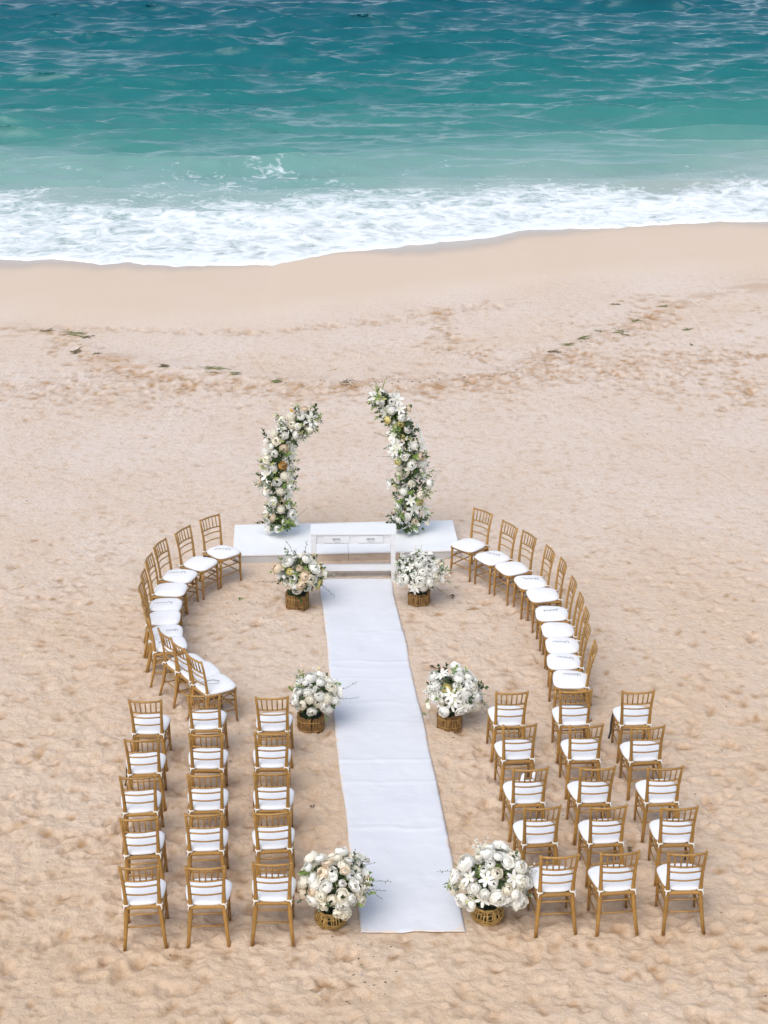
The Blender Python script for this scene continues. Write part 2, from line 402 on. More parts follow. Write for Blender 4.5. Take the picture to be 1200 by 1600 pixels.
# old swash lines and the trails of dents that follow them near the water
for line, n_, sp_, dp_ in (([(0,508),(90,506),(180,508),(300,512),(420,513),(520,503),(600,498)], 120, .12, .6), ([(560,498),(640,488),(700,480),(760,472),(830,468)], 70, .22, .5), ([(700,478),(690,500),(692,520),(715,545),(770,556)], 80, .3, .8),
        ([(900,440),(960,430),(1060,440),(1200,436)], 60, .3, .5), ([(980,450),(1035,478),(1010,500),(960,530),(900,560),(850,580)], 170, .55, .9), ([(100,510),(95,535),(140,560),(200,580),(230,596)], 110, .35, .9),
        ([(240,590),(330,600),(430,608),(560,606)], 150, .35, .8), ([(640,604),(740,598),(820,585),(880,575),(960,572),(1080,560),(1200,555)], 330, .5, .9), ([(960,590),(1080,600),(1200,610)], 120, .6, .8), ([(0,600),(120,612),(260,620)], 120, .5, .7)):
    q3 = [at(a, b_, -.04) for a, b_ in line]
    for k in range(int(n_*1.4)):
        t = rng.random()*(len(q3)-1); i = min(int(t), len(q3)-2); p_ = q3[i].lerp(q3[i+1], t-i)
        r_ = rng.uniform(.035, .10)
        stamp(p_.x+rng.normal()*sp_*.6, p_.y+rng.normal()*sp_, r_*rng.uniform(1.2,2.6), r_, rng.normal()*.5, r_*.22, min(1., 1.35*dp_*rng.uniform(.4,1.)), H2, D2)
# sand pushed up round every chair leg, and trampling beside the chairs
for c_, f_ in seat_pos:
    sd_ = Vector((f_.y, -f_.x, 0))
    for du, dv in ((-.268,-.198),(-.268,.198),(.185,-.192),(.185,.192)):
        q_ = c_+f_*du+sd_*dv; stamp(q_.x, q_.y, .034, .030, rng.uniform(0,3), .022, .75)
    for k in range(4):
        q_ = c_+f_*rng.uniform(-.6,.5)+sd_*rng.uniform(-.5,.5); stamp(q_.x, q_.y, .13, .06, math.atan2(f_.y,f_.x)+rng.uniform(-.6,.6), rng.uniform(.015,.03), .5*rng.random()+.2)
def samp(A, x, y):
    u = np.clip((x-GX0)/GS, 0, gnx-1.001); v = np.clip((y-GY0)/GS, 0, gny-1.001)
    i = u.astype(int); j = v.astype(int); fu = u-i; fv = v-j
    r = (A[j,i]*(1-fu)+A[j,i+1]*fu)*(1-fv)+(A[j+1,i]*(1-fu)+A[j+1,i+1]*fu)*fv
    ins = (x > GX0) & (x < GX1) & (y > GY0) & (y < GY1)
    return np.where(ins, r, 0)
# wrack line: the arc left by the last high water
wrack_px = [(-300,505),(0,512),(85,514),(110,530),(150,552),(250,573),(350,580),(440,597),(540,600),(640,600),(760,590),(830,573),(880,550),(930,530),(985,512),(1040,480),(1100,462),(1200,440),(1500,420)]
wp = [at(x, y, -.05) for x, y in wrack_px]
wxs = np.array([p.x for p in wp]); wys = np.array([p.y for p in wp])
def wrackY(x): return np.interp(x, wxs, wys)
PLAT = [at(373,867,.14), at(722,859,.14), at(704,812,.14), at(358,821,.14)]
pc = sum(PLAT, Vector())/4
def ground(x, y):
    x = np.asarray(x, float); y = np.asarray(y, float)
    D = shore0(x)-y
    z = np.where(D > 0, SEA_Z*np.exp(-np.maximum(D, 0)/6.0), SEA_Z+.075*np.minimum(D, 0))
    am = relief_amt(x, y)
    z = z + .012*fbm(x, y, .9, 2, 1)*(.35+.65*am)*sstep(0, 6, D)*.6
    z = z + am*(.0085*fbm(x, y, 4.2, 5, 4, .70) + samp(Hm, x, y)) + samp(H2, x, y)
    e = (y-wrackY(x)); z = z + .022*np.exp(-(e/.35)**2)*sstep(2, 5, D) - .02*sstep(0,1.2,e)*sstep(2,5,D)
    # flattened under the cloth and the platform
    rs = runner_side(x, y)
    fl = 1-sstep(-.05, .30, rs)
    pd = np.maximum(np.abs(x-pc.x)-1.85, np.abs(y-pc.y)-.85)
    fl = np.maximum(fl, 1-sstep(-.05, .35, pd))
    return z*(1-fl) + fl*(.0 + .1*z)
def gz(x, y): return float(ground(np.array([x]), np.array([y]))[0])

def graded(a, b, s0, k):
    out = [a]; s = s0
    while out[-1] < b: out.append(out[-1]+s); s *= k
    return np.array(out)
half = np.concatenate([np.arange(0, 7.8, .0245), graded(7.83, 60, .04, 1.06)])
xs = np.concatenate([-half[::-1][:-1], half])
ys = np.concatenate([graded(11.3, 24, .019, 1.0014), ])
ys = np.concatenate([ys, graded(ys[-1]+.045, 58, .045, 1.006)])
XX, YY = np.meshgrid(xs, ys)
ZZ = ground(XX, YY)
D = shoreY(XX)-YY
wet = np.clip(1-sstep(-.1, 1.7, D+.5*fbm(XX, YY*.4, .35, 2, 5)), 0, 1)
packed = (1-sstep(5.0, 8.5, D))
am = relief_amt(XX, YY)
dark_tint = np.clip(samp(Dm, XX, YY)*np.clip(am*1.6, 0, 1)*np.clip(.75+.6*fbm(XX, YY, 9., 2, 3), 0, 1.3), 0, 1)
dark_tint = np.maximum(dark_tint, samp(D2, XX, YY)*np.clip(.8+.5*fbm(XX, YY, 9., 2, 3), 0, 1.2))
e = YY-wrackY(XX)
dark_tint = np.clip(dark_tint + .4*np.exp(-((e+.1)/.6)**2)*sstep(.1,.6,fbm(XX*.7, YY*1.6, 2.6, 4, 6))*sstep(2,5,D), 0, 1)
me = grid_mesh('beach', XX, YY, ZZ, M['sand'], {'wet': wet, 'packed': packed, 'dark_tint': dark_tint})
beach = link('beach_sand', me); tag(beach, 'trampled pale sand sloping gently to the water', kind='structure')
# plain surround of sand beyond the frame
s_ = MB()
xw = 600
def sand_sheet(x0, x1, y0, y1, nx, ny):
    X, Y = np.meshgrid(np.linspace(x0, x1, nx), np.linspace(y0, y1, ny))
    return X, Y
X, Y = sand_sheet(-xw, xw, -300, 11.5, 60, 40)
Zs = np.full_like(X, -.03)
me = grid_mesh('beach_behind', X, Y, Zs, M['sand'], {'wet': X*0, 'packed': X*0, 'dark_tint': X*0})
link('beach_sand_behind', me)['kind'] = 'structure'
for sgn in (-1, 1):
    X, Y = np.meshgrid(sgn*np.linspace(59, xw, 60), np.linspace(11.4, 62, 60))
    Zs = ground(X, Y)-.02
    if sgn < 0: X = X[:, ::-1]; Zs = Zs[:, ::-1]
    me = grid_mesh('beach_side', X, Y, Zs, M['sand'], {'wet': X*0, 'packed': X*0+.6, 'dark_tint': X*0})
    link('beach_sand_side', me)['kind'] = 'structure'

# ------------------------------------------------------------------ sea
def ocean_tile(Nn, L, lam_peak, seed, spread=3, cut=.25):
    r = np.random.default_rng(seed)
    k1 = np.fft.fftfreq(Nn, L/Nn)*2*np.pi
    KX, KY = np.meshgrid(k1, k1); K = np.hypot(KX, KY); K[0,0] = 1e-6
    kp = 2*np.pi/lam_peak
    S = np.exp(-1.25*(kp/K)**2)/K**3.55*np.exp(-(K*cut/(2*np.pi))**2)
    d = np.abs(KY/K)**spread + .006
    A = np.sqrt(S*d); A[0,0] = 0
    ph = r.standard_normal((Nn,Nn))+1j*r.standard_normal((Nn,Nn))
    F = A*ph
    h = np.fft.ifft2(F).real; sc = 1/h.std()
    dx = np.fft.ifft2(F*(-1j*KX/K)).real*sc; dy = np.fft.ifft2(F*(-1j*KY/K)).real*sc
    return h*sc, dx, dy, L
def tsamp(A, L, x, y):
    n = A.shape[0]
    u = (x/L*n) % n; v = (y/L*n) % n
    i = np.floor(u).astype(int) % n; j = np.floor(v).astype(int) % n; fu = u-np.floor(u); fv = v-np.floor(v)
    i1 = (i+1) % n; j1 = (j+1) % n
    return (A[j,i]*(1-fu)+A[j,i1]*fu)*(1-fv)+(A[j1,i]*(1-fu)+A[j1,i1]*fu)*fv
T1 = ocean_tile(512, 83.0, 7.5, 3, 14, 1.5)
T2 = ocean_tile(512, 37.0, 3.0, 5, 12, .5)
T3 = ocean_tile(512, 23.0, 1.2, 8, 6, .2)
def sea_surface(x, y):
    d = y-shoreY(x)
    r1 = .18+.82*sstep(3, 22, d); r1 = r1*sstep(0, 4, d)
    r2 = (.25+.75*sstep(5, 25, d))*sstep(0, 2.5, d)
    ca, sa = math.cos(.12), math.sin(.12)
    xr = x*ca+y*sa; yr = -x*sa+y*ca
    # occasional sets: groups of higher waves
    g = np.clip(1+.55*vnoise(x*.05, y*.14, 8), .4, 1.6)
    a1, a2, a3 = .21*r1*g, .046*r2, .011*r2
    z = a1*tsamp(T1[0], 83., xr, yr) + a2*tsamp(T2[0], 37., x, y) + a3*tsamp(T3[0], 23., x, y)
    ddx = -.75*(a1*tsamp(T1[1], 83., xr, yr)+a2*tsamp(T2[1], 37., x, y))
    ddy = -.85*(a1*tsamp(T1[2], 83., xr, yr)+a2*tsamp(T2[2], 37., x, y))
    z0 = SEA_Z + .012 + .03*sstep(0, .25, d) + .05*sstep(.5, 5, d)
    # low spilling front inside the foam belt
    z0 = z0 + .10*np.exp(-((d-6.5-1.2*vnoise(x*.12, x*0, 9))/.8)**2)
    return d, x+ddx, y+ddy, z+z0
half = np.concatenate([np.arange(0, 31, .105), graded(31.1, 260, .2, 1.06)])
xs = np.concatenate([-half[::-1][:-1], half])
ds = np.concatenate([np.arange(0, .4, .04), graded(.4, 92, .07, 1.0031), ])
XX = np.repeat(xs[None,:], len(ds), 0)
fadein = np.clip(ds/60, 0, 1)[:, None]
YY = ds[:, None] + shoreY(XX)*(1-fadein) + 46*fadein
d, PX, PY, PZ = sea_surface(XX, YY)
nr = int((ds < 2.5).sum()); bed = ground(PX[:nr], PY[:nr])+.008+.016*sstep(0, .12, ds[:nr])[:, None]
PZ[:nr] = np.maximum(PZ[:nr], bed); PZ[0] = ground(PX[0], PY[0])-.01
side = sstep(-3, 9, XX)
fw = 12.5 - 4.0*side + 1.5*vnoise(XX*.12, XX*0+.5, 7) + .8*vnoise(XX*.45, XX*0+.5, 6)
foam = 1.0 - .50*sstep(fw*.50, fw, d) - .42*sstep(fw, fw*1.9, d)
pt = fbm(XX, YY, .16, 3, 10)
foam = foam + .09*pt*sstep(3, 8, d)*(1-sstep(fw*1.2, fw*2.4, d))
foam = np.clip(foam, 0, 1.1)
foam *= (1-sstep(fw*1.6, fw*2.6, d))
edge = np.exp(-(d/.25)**2)*.35
foam = np.clip(foam+edge, 0, 1.3)
off = np.clip(d/90, 0, 1)
me = grid_mesh('sea', PX, PY, PZ, M['sea'], {'foam': foam, 'offshore': off})
sea = link('sea_water', me); tag(sea, 'turquoise sea with choppy waves and a foaming edge', kind='structure')
yend = float(PY[-1].min())
X, Y = np.meshgrid(np.linspace(-9000, 9000, 80), np.concatenate([[yend-1.5], graded(yend+5, 9000, 15, 1.15)]))
me = grid_mesh('sea_far', X, Y, X*0+SEA_Z-.02, M['sea'], {'foam': X*0, 'offshore': X*0+1})
link('sea_water_far', me)['kind'] = 'structure'
sb = MB(); sb.add([(-9000,40,-12),(9000,40,-12),(9000,9000,-12),(-9000,9000,-12)], [(0,1,2,3)])
o = sb.build('sea_bed', M['sand']); o['kind'] = 'structure'

# ------------------------------------------------------------------ aisle runner
def bil(u, v):
    a = RD.lerp(RC_, u); b_ = RA.lerp(RB, u); return a.lerp(b_, v)
nu, nv = 44, 420
U, V = np.meshgrid(np.linspace(0, 1, nu), np.linspace(0, 1, nv))
t = V
xl = RD.x+(RA.x-RD.x)*t; xr = RC_.x+(RB.x-RC_.x)*t; yy = RD.y+(RA.y-RD.y)*t
# slight bulge half way and a wandering hem
bul = .035*np.sin(math.pi*t)
xl = xl-bul+.012*vnoise(yy*1.2, yy*0, 1); xr = xr+bul+.012*vnoise(yy*1.4, yy*0+5, 2)
RX = xl+(xr-xl)*U; RY = yy+.018*vnoise(RX*3, RX*0, 3)*(V < .02)
edge = np.minimum(U, 1-U)*2
RZ = ground(RX, RY)+.014 + .004*fbm(RX, RY, 2.2, 3, 5) - .006*(1-sstep(0, .04, edge))
for yc, h, w, sl in ((1034,.020,.035,.02),(1047,.010,.03,-.03),(1060,.010,.03,.01),(1100,.016,.04,.02),(1130,.008,.03,0),(1190,.026,.030,.03),(1222,.014,.03,.0),(1296,.016,.04,.015),(1285,.008,.03,-.01),(990,.01,.03,0),(1370,.008,.05,.02)):
    y0 = at(600, yc).y
    RZ = RZ + .6*h*np.exp(-((RY-y0-sl*(RX-.2)+.03*vnoise(RX*2.5, RX*0+yc, 4))/w)**2)*(.6+.4*np.clip(vnoise(RX*1.5, RX*0+yc, 5), -1, 1))
hem = np.clip(1-sstep(0, .10, edge*.5) + (1-sstep(0, .012, V)) , 0, 1)
me = grid_mesh('aisle_runner', RX, RY, RZ, M['runner'], {'hem': hem})
run = link('aisle_runner', me); tag(run, 'long white cloth aisle runner laid over the sand to the table', 'runner')
md = run.modifiers.new('thickness', 'SOLIDIFY'); md.thickness = .004; md.offset = 1

# ------------------------------------------------------------------ platform
plat = empty('platform', (pc.x, pc.y, 0)); tag(plat, 'low white platform under the two floral arches behind the table', 'platform')
exy = (PLAT[1]-PLAT[0]); ang = math.atan2(exy.y, exy.x); plat.rotation_euler.z = ang
Wp = ((PLAT[1]-PLAT[0]).length+(PLAT[2]-PLAT[3]).length)/2; Dp = ((PLAT[3]-PLAT[0]).length+(PLAT[2]-PLAT[1]).length)/2
hw, hd, ph = Wp/2, Dp/2, .14
def rbox(x0,x1,y0,y1,z0,z1,bev=.004):
    bm = bmesh.new(); bmesh.ops.create_cube(bm, size=1)
    for v in bm.verts: v.co = Vector(((x0+x1)/2+v.co.x*(x1-x0), (y0+y1)/2+v.co.y*(y1-y0), (z0+z1)/2+v.co.z*(z1-z0)))
    bmesh.ops.bevel(bm, geom=list(bm.edges), offset=bev, segments=2, affect='EDGES')
    return bm
def bobj(name, bm, mat, parent, smooth=False):
    me = bpy.data.meshes.new(name); bm.to_mesh(me); bm.free(); me.materials.append(mat)
    return link(name, me, parent)
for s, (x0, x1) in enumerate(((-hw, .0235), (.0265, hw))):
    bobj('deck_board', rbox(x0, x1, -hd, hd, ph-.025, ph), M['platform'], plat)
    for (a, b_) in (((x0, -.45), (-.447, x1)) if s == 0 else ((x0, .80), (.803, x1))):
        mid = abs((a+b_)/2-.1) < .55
        bobj('front_panel', rbox(a+.001, b_-.001, -hd+.012, -hd+.030, -.03, ph-.026, .001), M['panel_sandy'] if mid else M['panel_shaded'], plat)
    bobj('back_panel', rbox(x0+.002, x1-.002, hd-.030, hd-.012, -.03, ph-.026, .001), M['panel_shaded'], plat)
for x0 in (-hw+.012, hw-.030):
    bobj('side_panel', rbox(x0, x0+.018, -hd+.032, hd-.032, -.03, ph-.026, .001), M['panel_shaded'], plat)

# ------------------------------------------------------------------ console table
tfl, tfr = at(497, 907), at(609, 910)
tz = 0.77
TFL, TFR, TBR, TBL = at(487,833,tz), at(621.5,832,tz), at(618,816.8,tz), at(482,819,tz)
tcn = (TFL+TFR+TBR+TBL)/4; ta = math.atan2((TFR-TFL).y, (TFR-TFL).x)
tw = (TFR-TFL).length/2; td = .19
tab = empty('console_table', (tcn.x, tcn.y, gz(tcn.x, tcn.y)), ta)
tab.rotation_euler.z = ta
tag(tab, 'white wooden console table with two drawers at the head of the aisle runner', 'table')
WP = M['white_paint']
bobj('table_top', rbox(-tw, tw, -td, td, tz-.028, tz, .005), WP, tab)
ax, ay = tw-.045, td-.035
for sx in (-1, 1):
    for sy in (-1, 1):
        x0 = ax*sx; y0 = ay*sy
        l = MB(); w = .036
        vv = []
        for z, ww in ((-.02,.024),(.10,.026),(tz-.175,.036),(tz-.029,.036)):
            for (qx,qy) in ((-1,-1),(1,-1),(1,1),(-1,1)): vv.append((x0+qx*ww, y0+qy*ww*.8, z))
        fs = [(3,2,1,0),(12,13,14,15)]
        for i in range(3):
            for j in range(4): fs.append((i*4+j, i*4+(j+1)%4, i*4+4+(j+1)%4, i*4+4+j))
        l.add(vv, fs); l.build('leg', WP, tab)
a0 = ax-.037
bobj('apron', rbox(-a0, a0, -ay-.012, -ay+.008, tz-.17, tz-.029, .002), WP, tab)
bobj('apron', rbox(-a0, a0, ay-.008, ay+.012, tz-.17, tz-.029, .002), WP, tab)
for sx in (-1, 1):
    bobj('apron', rbox(ax*sx-.010, ax*sx+.010, -ay+.031, ay-.031, tz-.17, tz-.029, .002), WP, tab)
for sx in (-1, 1):
    xm = sx*.245
    dr = bobj('drawer', rbox(xm-.185, xm+.185, -ay-.026, -ay-.014, tz-.152, tz-.045, .003), WP, tab)
    h = MB(); h.tube([(xm-.045,-ay-.027,tz-.09),(xm-.043,-ay-.045,tz-.094),(xm-.02,-ay-.052,tz-.112),(xm+.02,-ay-.052,tz-.112),(xm+.043,-ay-.045,tz-.094),(xm+.045,-ay-.027,tz-.09)], .0055, 6)
    h.box(xm-.058, xm+.058, -ay-.030, -ay-.0265, tz-.098, tz-.078)
    h.build('handle', M['metal'], dr)
bobj('lower_stretcher', rbox(-ax+.012, ax-.012, -.035, .035, .115, .200, .004), WP, tab)
for sx in (-1, 1):
    bobj('side_stretcher', rbox(ax*sx-.011, ax*sx+.011, -ay+.022, ay-.022, .118, .197, .003), WP, tab)

# ------------------------------------------------------------------ chair
G = M['gold']
def curve_pts(p0, p1, bow, n=7, axis=Vector((0,-1,0))):
    p0, p1 = Vector(p0), Vector(p1)
    return [p0.lerp(p1, i/(n-1)) + axis*bow*math.sin(math.pi*i/(n-1)) for i in range(n)]
def post_at(s, z):
    """rear leg / back post centre line"""
    ks = [(0.0,.198,-.268),(.22,.175,-.215),(.43,.160,-.190),(.60,.162,-.200),(.78,.172,-.228),(.92,.183,-.262)]
    for (z0,x0,y0),(z1,x1,y1) in zip(ks, ks[1:]):
        if z <= z1: t = (z-z0)/(z1-z0); return Vector((s*(x0+(x1-x0)*t), y0+(y1-y0)*t, z))
    return Vector((s*ks[-1][1], ks[-1][2], z))
def half_w(y): # seat half width, y from rear to front
    t = (y+.19)/.40; return .175+.030*t
def cushion_ro(a):
    """rounded trapezoid outline"""
    c, s = math.cos(a), math.sin(a); n = 3.6
    r = (abs(c)**n+abs(s)**n)**(-1/n)
    y = .212*s*r; x = c*r*(.208+.020*(s*r))
    return x, y+.015
def cushion_z(rho): return .447+.050*max(0, 1-rho**3.2)**.5
chair_parts = {}
def chair_meshes():
    P_ = []
    def put(name, mb, mat=G, smooth=True): P_.append((name, mb.mesh('chair_'+name, mat, smooth)))
    for s in (-1, 1):
        b_ = MB(); zs = [-.015,.12,.26,.38,.43,.52,.66,.80,.925]
        b_.tube([post_at(s, z) for z in zs], [.017,.019,.022,.024,.024,.020,.017,.0155,.015], 8, sx=1., sy=.85); put('back_post', b_)
    for s in (-1, 1):
        b_ = MB(); b_.tube([(s*.192,.185,-.015),(s*.190,.184,.10),(s*.188,.182,.12),(s*.186,.180,.25),(s*.184,.178,.40)], [.012,.0145,.017,.016,.019], 8); put('leg', b_)
    for z, nm in ((.905,'top_rail'),(.745,'spindle_rail')):
        b_ = MB(); b_.tube(curve_pts(post_at(-1,z), post_at(1,z), .028), .0125 if z > .8 else .010, 6); put(nm, b_)
    for z in (.675,.575):
        b_ = MB(); b_.tube(curve_pts(post_at(-1,z), post_at(1,z), .026), .0085, 6); put('back_rail', b_)
    top = curve_pts(post_at(-1,.905), post_at(1,.905), .028, 13); low = curve_pts(post_at(-1,.745), post_at(1,.745), .028, 13)
    for k in range(5):
        i = 2*k+2; b_ = MB(); b_.tube([low[i], low[i].lerp(top[i], .5), top[i]], [.0068,.0085,.0068], 6); put('spindle', b_)
    # seat frame
    f = MB(); c = [(-.178,-.19),(.178,-.19),(.192,.185),(-.192,.185)]
    for i in range(4):
        p, q = c[i], c[(i+1)%4]
        f.tube([(p[0],p[1],.418),(q[0],q[1],.418)], .021, 8, sx=1., sy=1.)
    f.add([(x,y,.430) for x,y in c]+[(x,y,.405) for x,y in c], [(0,1,2,3),(7,6,5,4),(0,4,5,1),(1,5,6,2),(2,6,7,3),(3,7,4,0)])
    put('seat_frame', f, smooth=False)
    def st(p, q, r=.0085):
        b_ = MB(); b_.tube([p, q], r, 6); put('stretcher', b_)
    st(post_at(-1,.345), post_at(1,.345)); st(post_at(-1,.215), post_at(1,.215))
    st((-.187,.18,.30), (.187,.18,.30)); st((-.188,.18,.17), (.188,.18,.17)); 
    for s in (-1,1):
        st(post_at(s,.30), (s*.187,.18,.27)); st(post_at(s,.17), (s*.189,.18,.14))
        st(post_at(s,.39), (s*.187,.18,.275), .007); st(post_at(s,.31), (s*.186,.18,.385), .007)
    # cushion
    cu = MB(); n = 40; rings = []
    prof = [(1.0,.446),(1.03,.462)]
    vv = [];
    def ringv(rho, z): return [(cushion_ro(2*math.pi*j/n)[0]*rho, (cushion_ro(2*math.pi*j/n)[1]-.015)*rho+.015, z) for j in range(n)]
    seq = [(.94,.4325),(1.0,.440),(1.02,.456)]+[(r_, cushion_z(r_)+.006) for r_ in (.985,.95,.88,.75,.55,.3)]
    for r_, z in seq: vv += ringv(r_, z)
    vv.append((0,.015,cushion_z(0)+.006)); fs = [tuple(range(n))[::-1]]
    for i in range(len(seq)-1):
        for j in range(n): fs.append((i*n+j, i*n+(j+1)%n, (i+1)*n+(j+1)%n, (i+1)*n+j))
    L = (len(seq)-1)*n
    for j in range(n): fs.append((L+j, L+(j+1)%n, len(vv)-1))
    cu.add(vv, fs); put('cushion', cu, M['cushion'])
    for s in (-1,1):
        t_ = MB(); p = post_at(s, .452)
        t_.tube([(p.x+.026*math.cos(a), p.y+.024*math.sin(a), .452+.004*math.sin(3*a)) for a in [i*math.pi/5 for i in range(11)]], .0085, 6)
        t_.tube([(p.x+s*.012,p.y-.024,.452),(p.x+s*.022,p.y-.034,.43),(p.x+s*.018,p.y-.036,.40)], [.008,.007,.004], 5)
        put('cushion_tie', t_, M['tie'])
    return P_
CH = chair_meshes()
chair_n = 0
def chair(px, py, theta, label, group, tilt=(0,0)):
    """px, py: where the middle of the back edge of the seat frame shows; theta: facing, degrees from +X"""
    p = at(px, py, .455)
    a = R(theta); f = Vector((math.cos(a), math.sin(a), 0))
    c = p + f*.19
    feet = [c+f*.185, c-f*.25]
    z = sum(gz(q.x, q.y) for q in feet)/2
    r = empty('banquet_chair', (c.x, c.y, z-.004), a-math.pi/2)
    r.rotation_euler = (R(tilt[0])+R(random.uniform(-1.4,1.4)), R(tilt[1])+R(random.uniform(-1.4,1.4)), a-math.pi/2)
    tag(r, label, 'chair', group)
    for nm, me in CH:
        o = link(nm, me, r)
        if nm == 'cushion': o.rotation_euler = (R(random.uniform(-1,1)), R(random.uniform(-1,1)), R(random.uniform(-3,3))); o.scale = (random.uniform(.97,1.04), random.uniform(.96,1.04), 1)
        if nm == 'cushion_tie': o.location.z = random.uniform(-.006,.006)
    return r

# script lettering printed / laid on some cushions (illegible flourishes)
def script(root, seed, ox=0., oy=.02, L=.20, ang=0., dot=False):
    r = random.Random(seed); mb = MB()
    pts = []; n = 60
    k = r.choice([4,5,6]); ph = r.uniform(0,6)
    for i in range(n):
        t = i/(n-1); x = (t-.5)*L; amp = .020*(1.5 if t < .25 else .6)
        y = amp*math.sin(t*k*2*math.pi+ph)+.006*math.sin(t*17+ph); x += .010*math.cos(t*k*2*math.pi+ph)
        c, s = math.cos(ang), math.sin(ang)
        pts.append((ox+x*c-y*s, oy+x*s+y*c))
    def z(x, y):
        rho = max(abs(x)/.2, abs(y-.015)/.2); return cushion_z(min(rho, .99))+.0125
    w = .0035
    for (x0,y0),(x1,y1) in zip(pts, pts[1:]):
        d = Vector((x1-x0, y1-y0)); 
        if d.length < 1e-5: continue
        nn = Vector((-d.y, d.x)).normalized()*w
        mb.add([(x0-nn.x,y0-nn.y,z(x0,y0)),(x0+nn.x,y0+nn.y,z(x0,y0)),(x1+nn.x,y1+nn.y,z(x1,y1)),(x1-nn.x,y1-nn.y,z(x1,y1))], [(0,3,2,1)])
    if dot:
        x0, y0 = pts[-1]; x0 += .02
        mb.add([(x0-.01,y0-.008,z(x0,y0)),(x0+.012,y0-.006,z(x0,y0)),(x0+.01,y0+.01,z(x0,y0)),(x0-.008,y0+.009,z(x0,y0))], [(0,1,2,3)])
    mb.build('script_lettering', M['ink'], root)

ordn = ['first','second','third','fourth','fifth']
posn = {'c1': 'outer end', 'c2': 'middle', 'c3': 'aisle end'}
rown = ['rear row nearest camera', 'second row from rear', 'central row', 'second row from front', 'front row nearest sea']
extra = {('left','c1',3): 'black strap hanging off the seat side of the ', ('right','c1',4): 'black ribbon hanging at the left of the ', ('right','c2',2): 'black cord looped at the right of the ', ('right','c3',2): 'small white bow tied ahead of the '}
grid = {}
for sidew, rows in (('left', left_rows), ('right', right_rows)):
    for c_, lst in rows.items():
        for i, (x, y, th) in enumerate(lst):
            lab = f'gold chair, plain white cushion, {posn[c_]} of {rown[i]}, {sidew} block'
            grid[(sidew,c_,i)] = chair(x, y, th, lab, f'gold chairs in straight rows on the {sidew} of the aisle')
ow = ['first','second','third','fourth','fifth','sixth','seventh','eighth','ninth','tenth','eleventh']
scr = {'right': {1:(.02,.0,.2,.5),3:(0,.0,.2,1.4),5:(0,.03,.2,1.7),7:(0,.05,.2,1.5),8:(0,0,.2,1.4),9:(.03,.0,.2,1.6)},
       'left': {0:(0,.03,.2,-.9),2:(0,.0,.22,-1.2),4:(.02,0,.24,-1.5),6:(.02,.08,.14,-1.4),7:(0,-.06,.14,-1.5)}}
arc = {}
for sidew, lst in (('right', right_arc), ('left', left_arc)):
    for i, (x, y, th) in enumerate(lst):
        has = i in scr[sidew]
        cu = 'white cushion with grey script' if has else 'plain white cushion'
        if i == 0: where = f'first beside the white platform in the {sidew} curve'
        elif i == len(lst)-1: where = f'last in the {sidew} curve, nearest camera'
        else: where = f'{ow[i]} from the platform in {sidew} curve'
        r = chair(x, y, th, f'gold chair, {cu}, {where}', f'gold chairs in the curved row on the {sidew}')
        arc[(sidew,i)] = r
        if has:
            ox, oy, L, a = scr[sidew][i]
            script(r, i*7+len(sidew), ox, oy, L, a, dot=(i in (0,3,5)))

# ribbons and cords on chairs
def ribbon(pts, w, label, name='black_ribbon', mat='black', cat='ribbon'):
    mb = MB(); pts = [Vector(p) for p in pts]
    mb.tube(pts, w, 6, sx=1., sy=.25)
    o = mb.build(name, M[mat], None, True); tag(o, label, cat); return o
def cpt(root, x, y, z):
    return Matrix.LocRotScale(root.location, root.rotation_euler, None) @ Vector((x,y,z))
c = grid[('right','c1',4)]
ribbon([cpt(c,-.205,.10,.445), cpt(c,-.22,.09,.40), cpt(c,-.235,.06,.33), cpt(c,-.245,.02,.24), cpt(c,-.27,-.02,.17)], .012, 'black ribbon hanging at the left of the outer chair in the foremost right row')
c = grid[('left','c1',3)]
ribbon([cpt(c,-.208,.05,.44), cpt(c,-.215,.03,.36), cpt(c,-.222,-.01,.27), cpt(c,-.24,-.03,.20)], .010, 'black strap hanging at the left of the outer chair, second row from the sea side')
c = grid[('right','c2',2)]
ribbon([cpt(c,.15,.20,.47), cpt(c,.20,.215,.46), cpt(c,.222,.20,.36), cpt(c,.226,.10,.26), cpt(c,.215,-.01,.25), cpt(c,.20,-.06,.30)], .011, 'black cord looped beside the middle chair of the middle right row')
c = arc[('left',10)]
ribbon([cpt(c,-.06,-.17,.51), cpt(c,-.05,-.08,.512), cpt(c,-.02,.0,.513), cpt(c,.04,.05,.512), cpt(c,.08,.02,.511), cpt(c,.05,-.06,.512), cpt(c,-.02,-.13,.512), cpt(c,-.02,-.195,.505)], .0045, 'thin black cord loop lying on the cushion at the near end of the left curve', 'cord_loop', 'black', 'cord')
c = arc[('left',1)]
mb = MB(); bmx = cpt(c,-.14,-.02,.50)
mb.tube([bmx, bmx+Vector((.05,-.01,.006)), bmx+Vector((.11,-.02,.0))], [.012,.014,.008], 6, sx=1, sy=.5); tag(mb.build('black_strap', M['black'], None, True), 'small black strap left on the second cushion of the left curve', 'strap')
c = grid[('right','c3',2)]
mb = MB()
for (x,y,z,s) in ((.02,.235,.47,1),(.14,.235,.49,-1)):
    q = cpt(c,x,y,z); mb.tube([q+Vector((-.02*s,0,-.02)), q+Vector((0,0,.01)), q+Vector((.005,0,.055)), q+Vector((.012,0,.08))], [.008,.020,.018,.004], 6)
q0 = cpt(c,.02,.235,.455); q1 = cpt(c,.14,.235,.465); mb.tube([q0, q0.lerp(q1,.5)-Vector((0,0,.02)), q1], .012, 6)
tag(mb.build('white_bow', M['cushion'], None, True), 'small white bow at the front of the aisle-end cushion, middle right row', 'bow')
c = grid[('left','c3',4)]
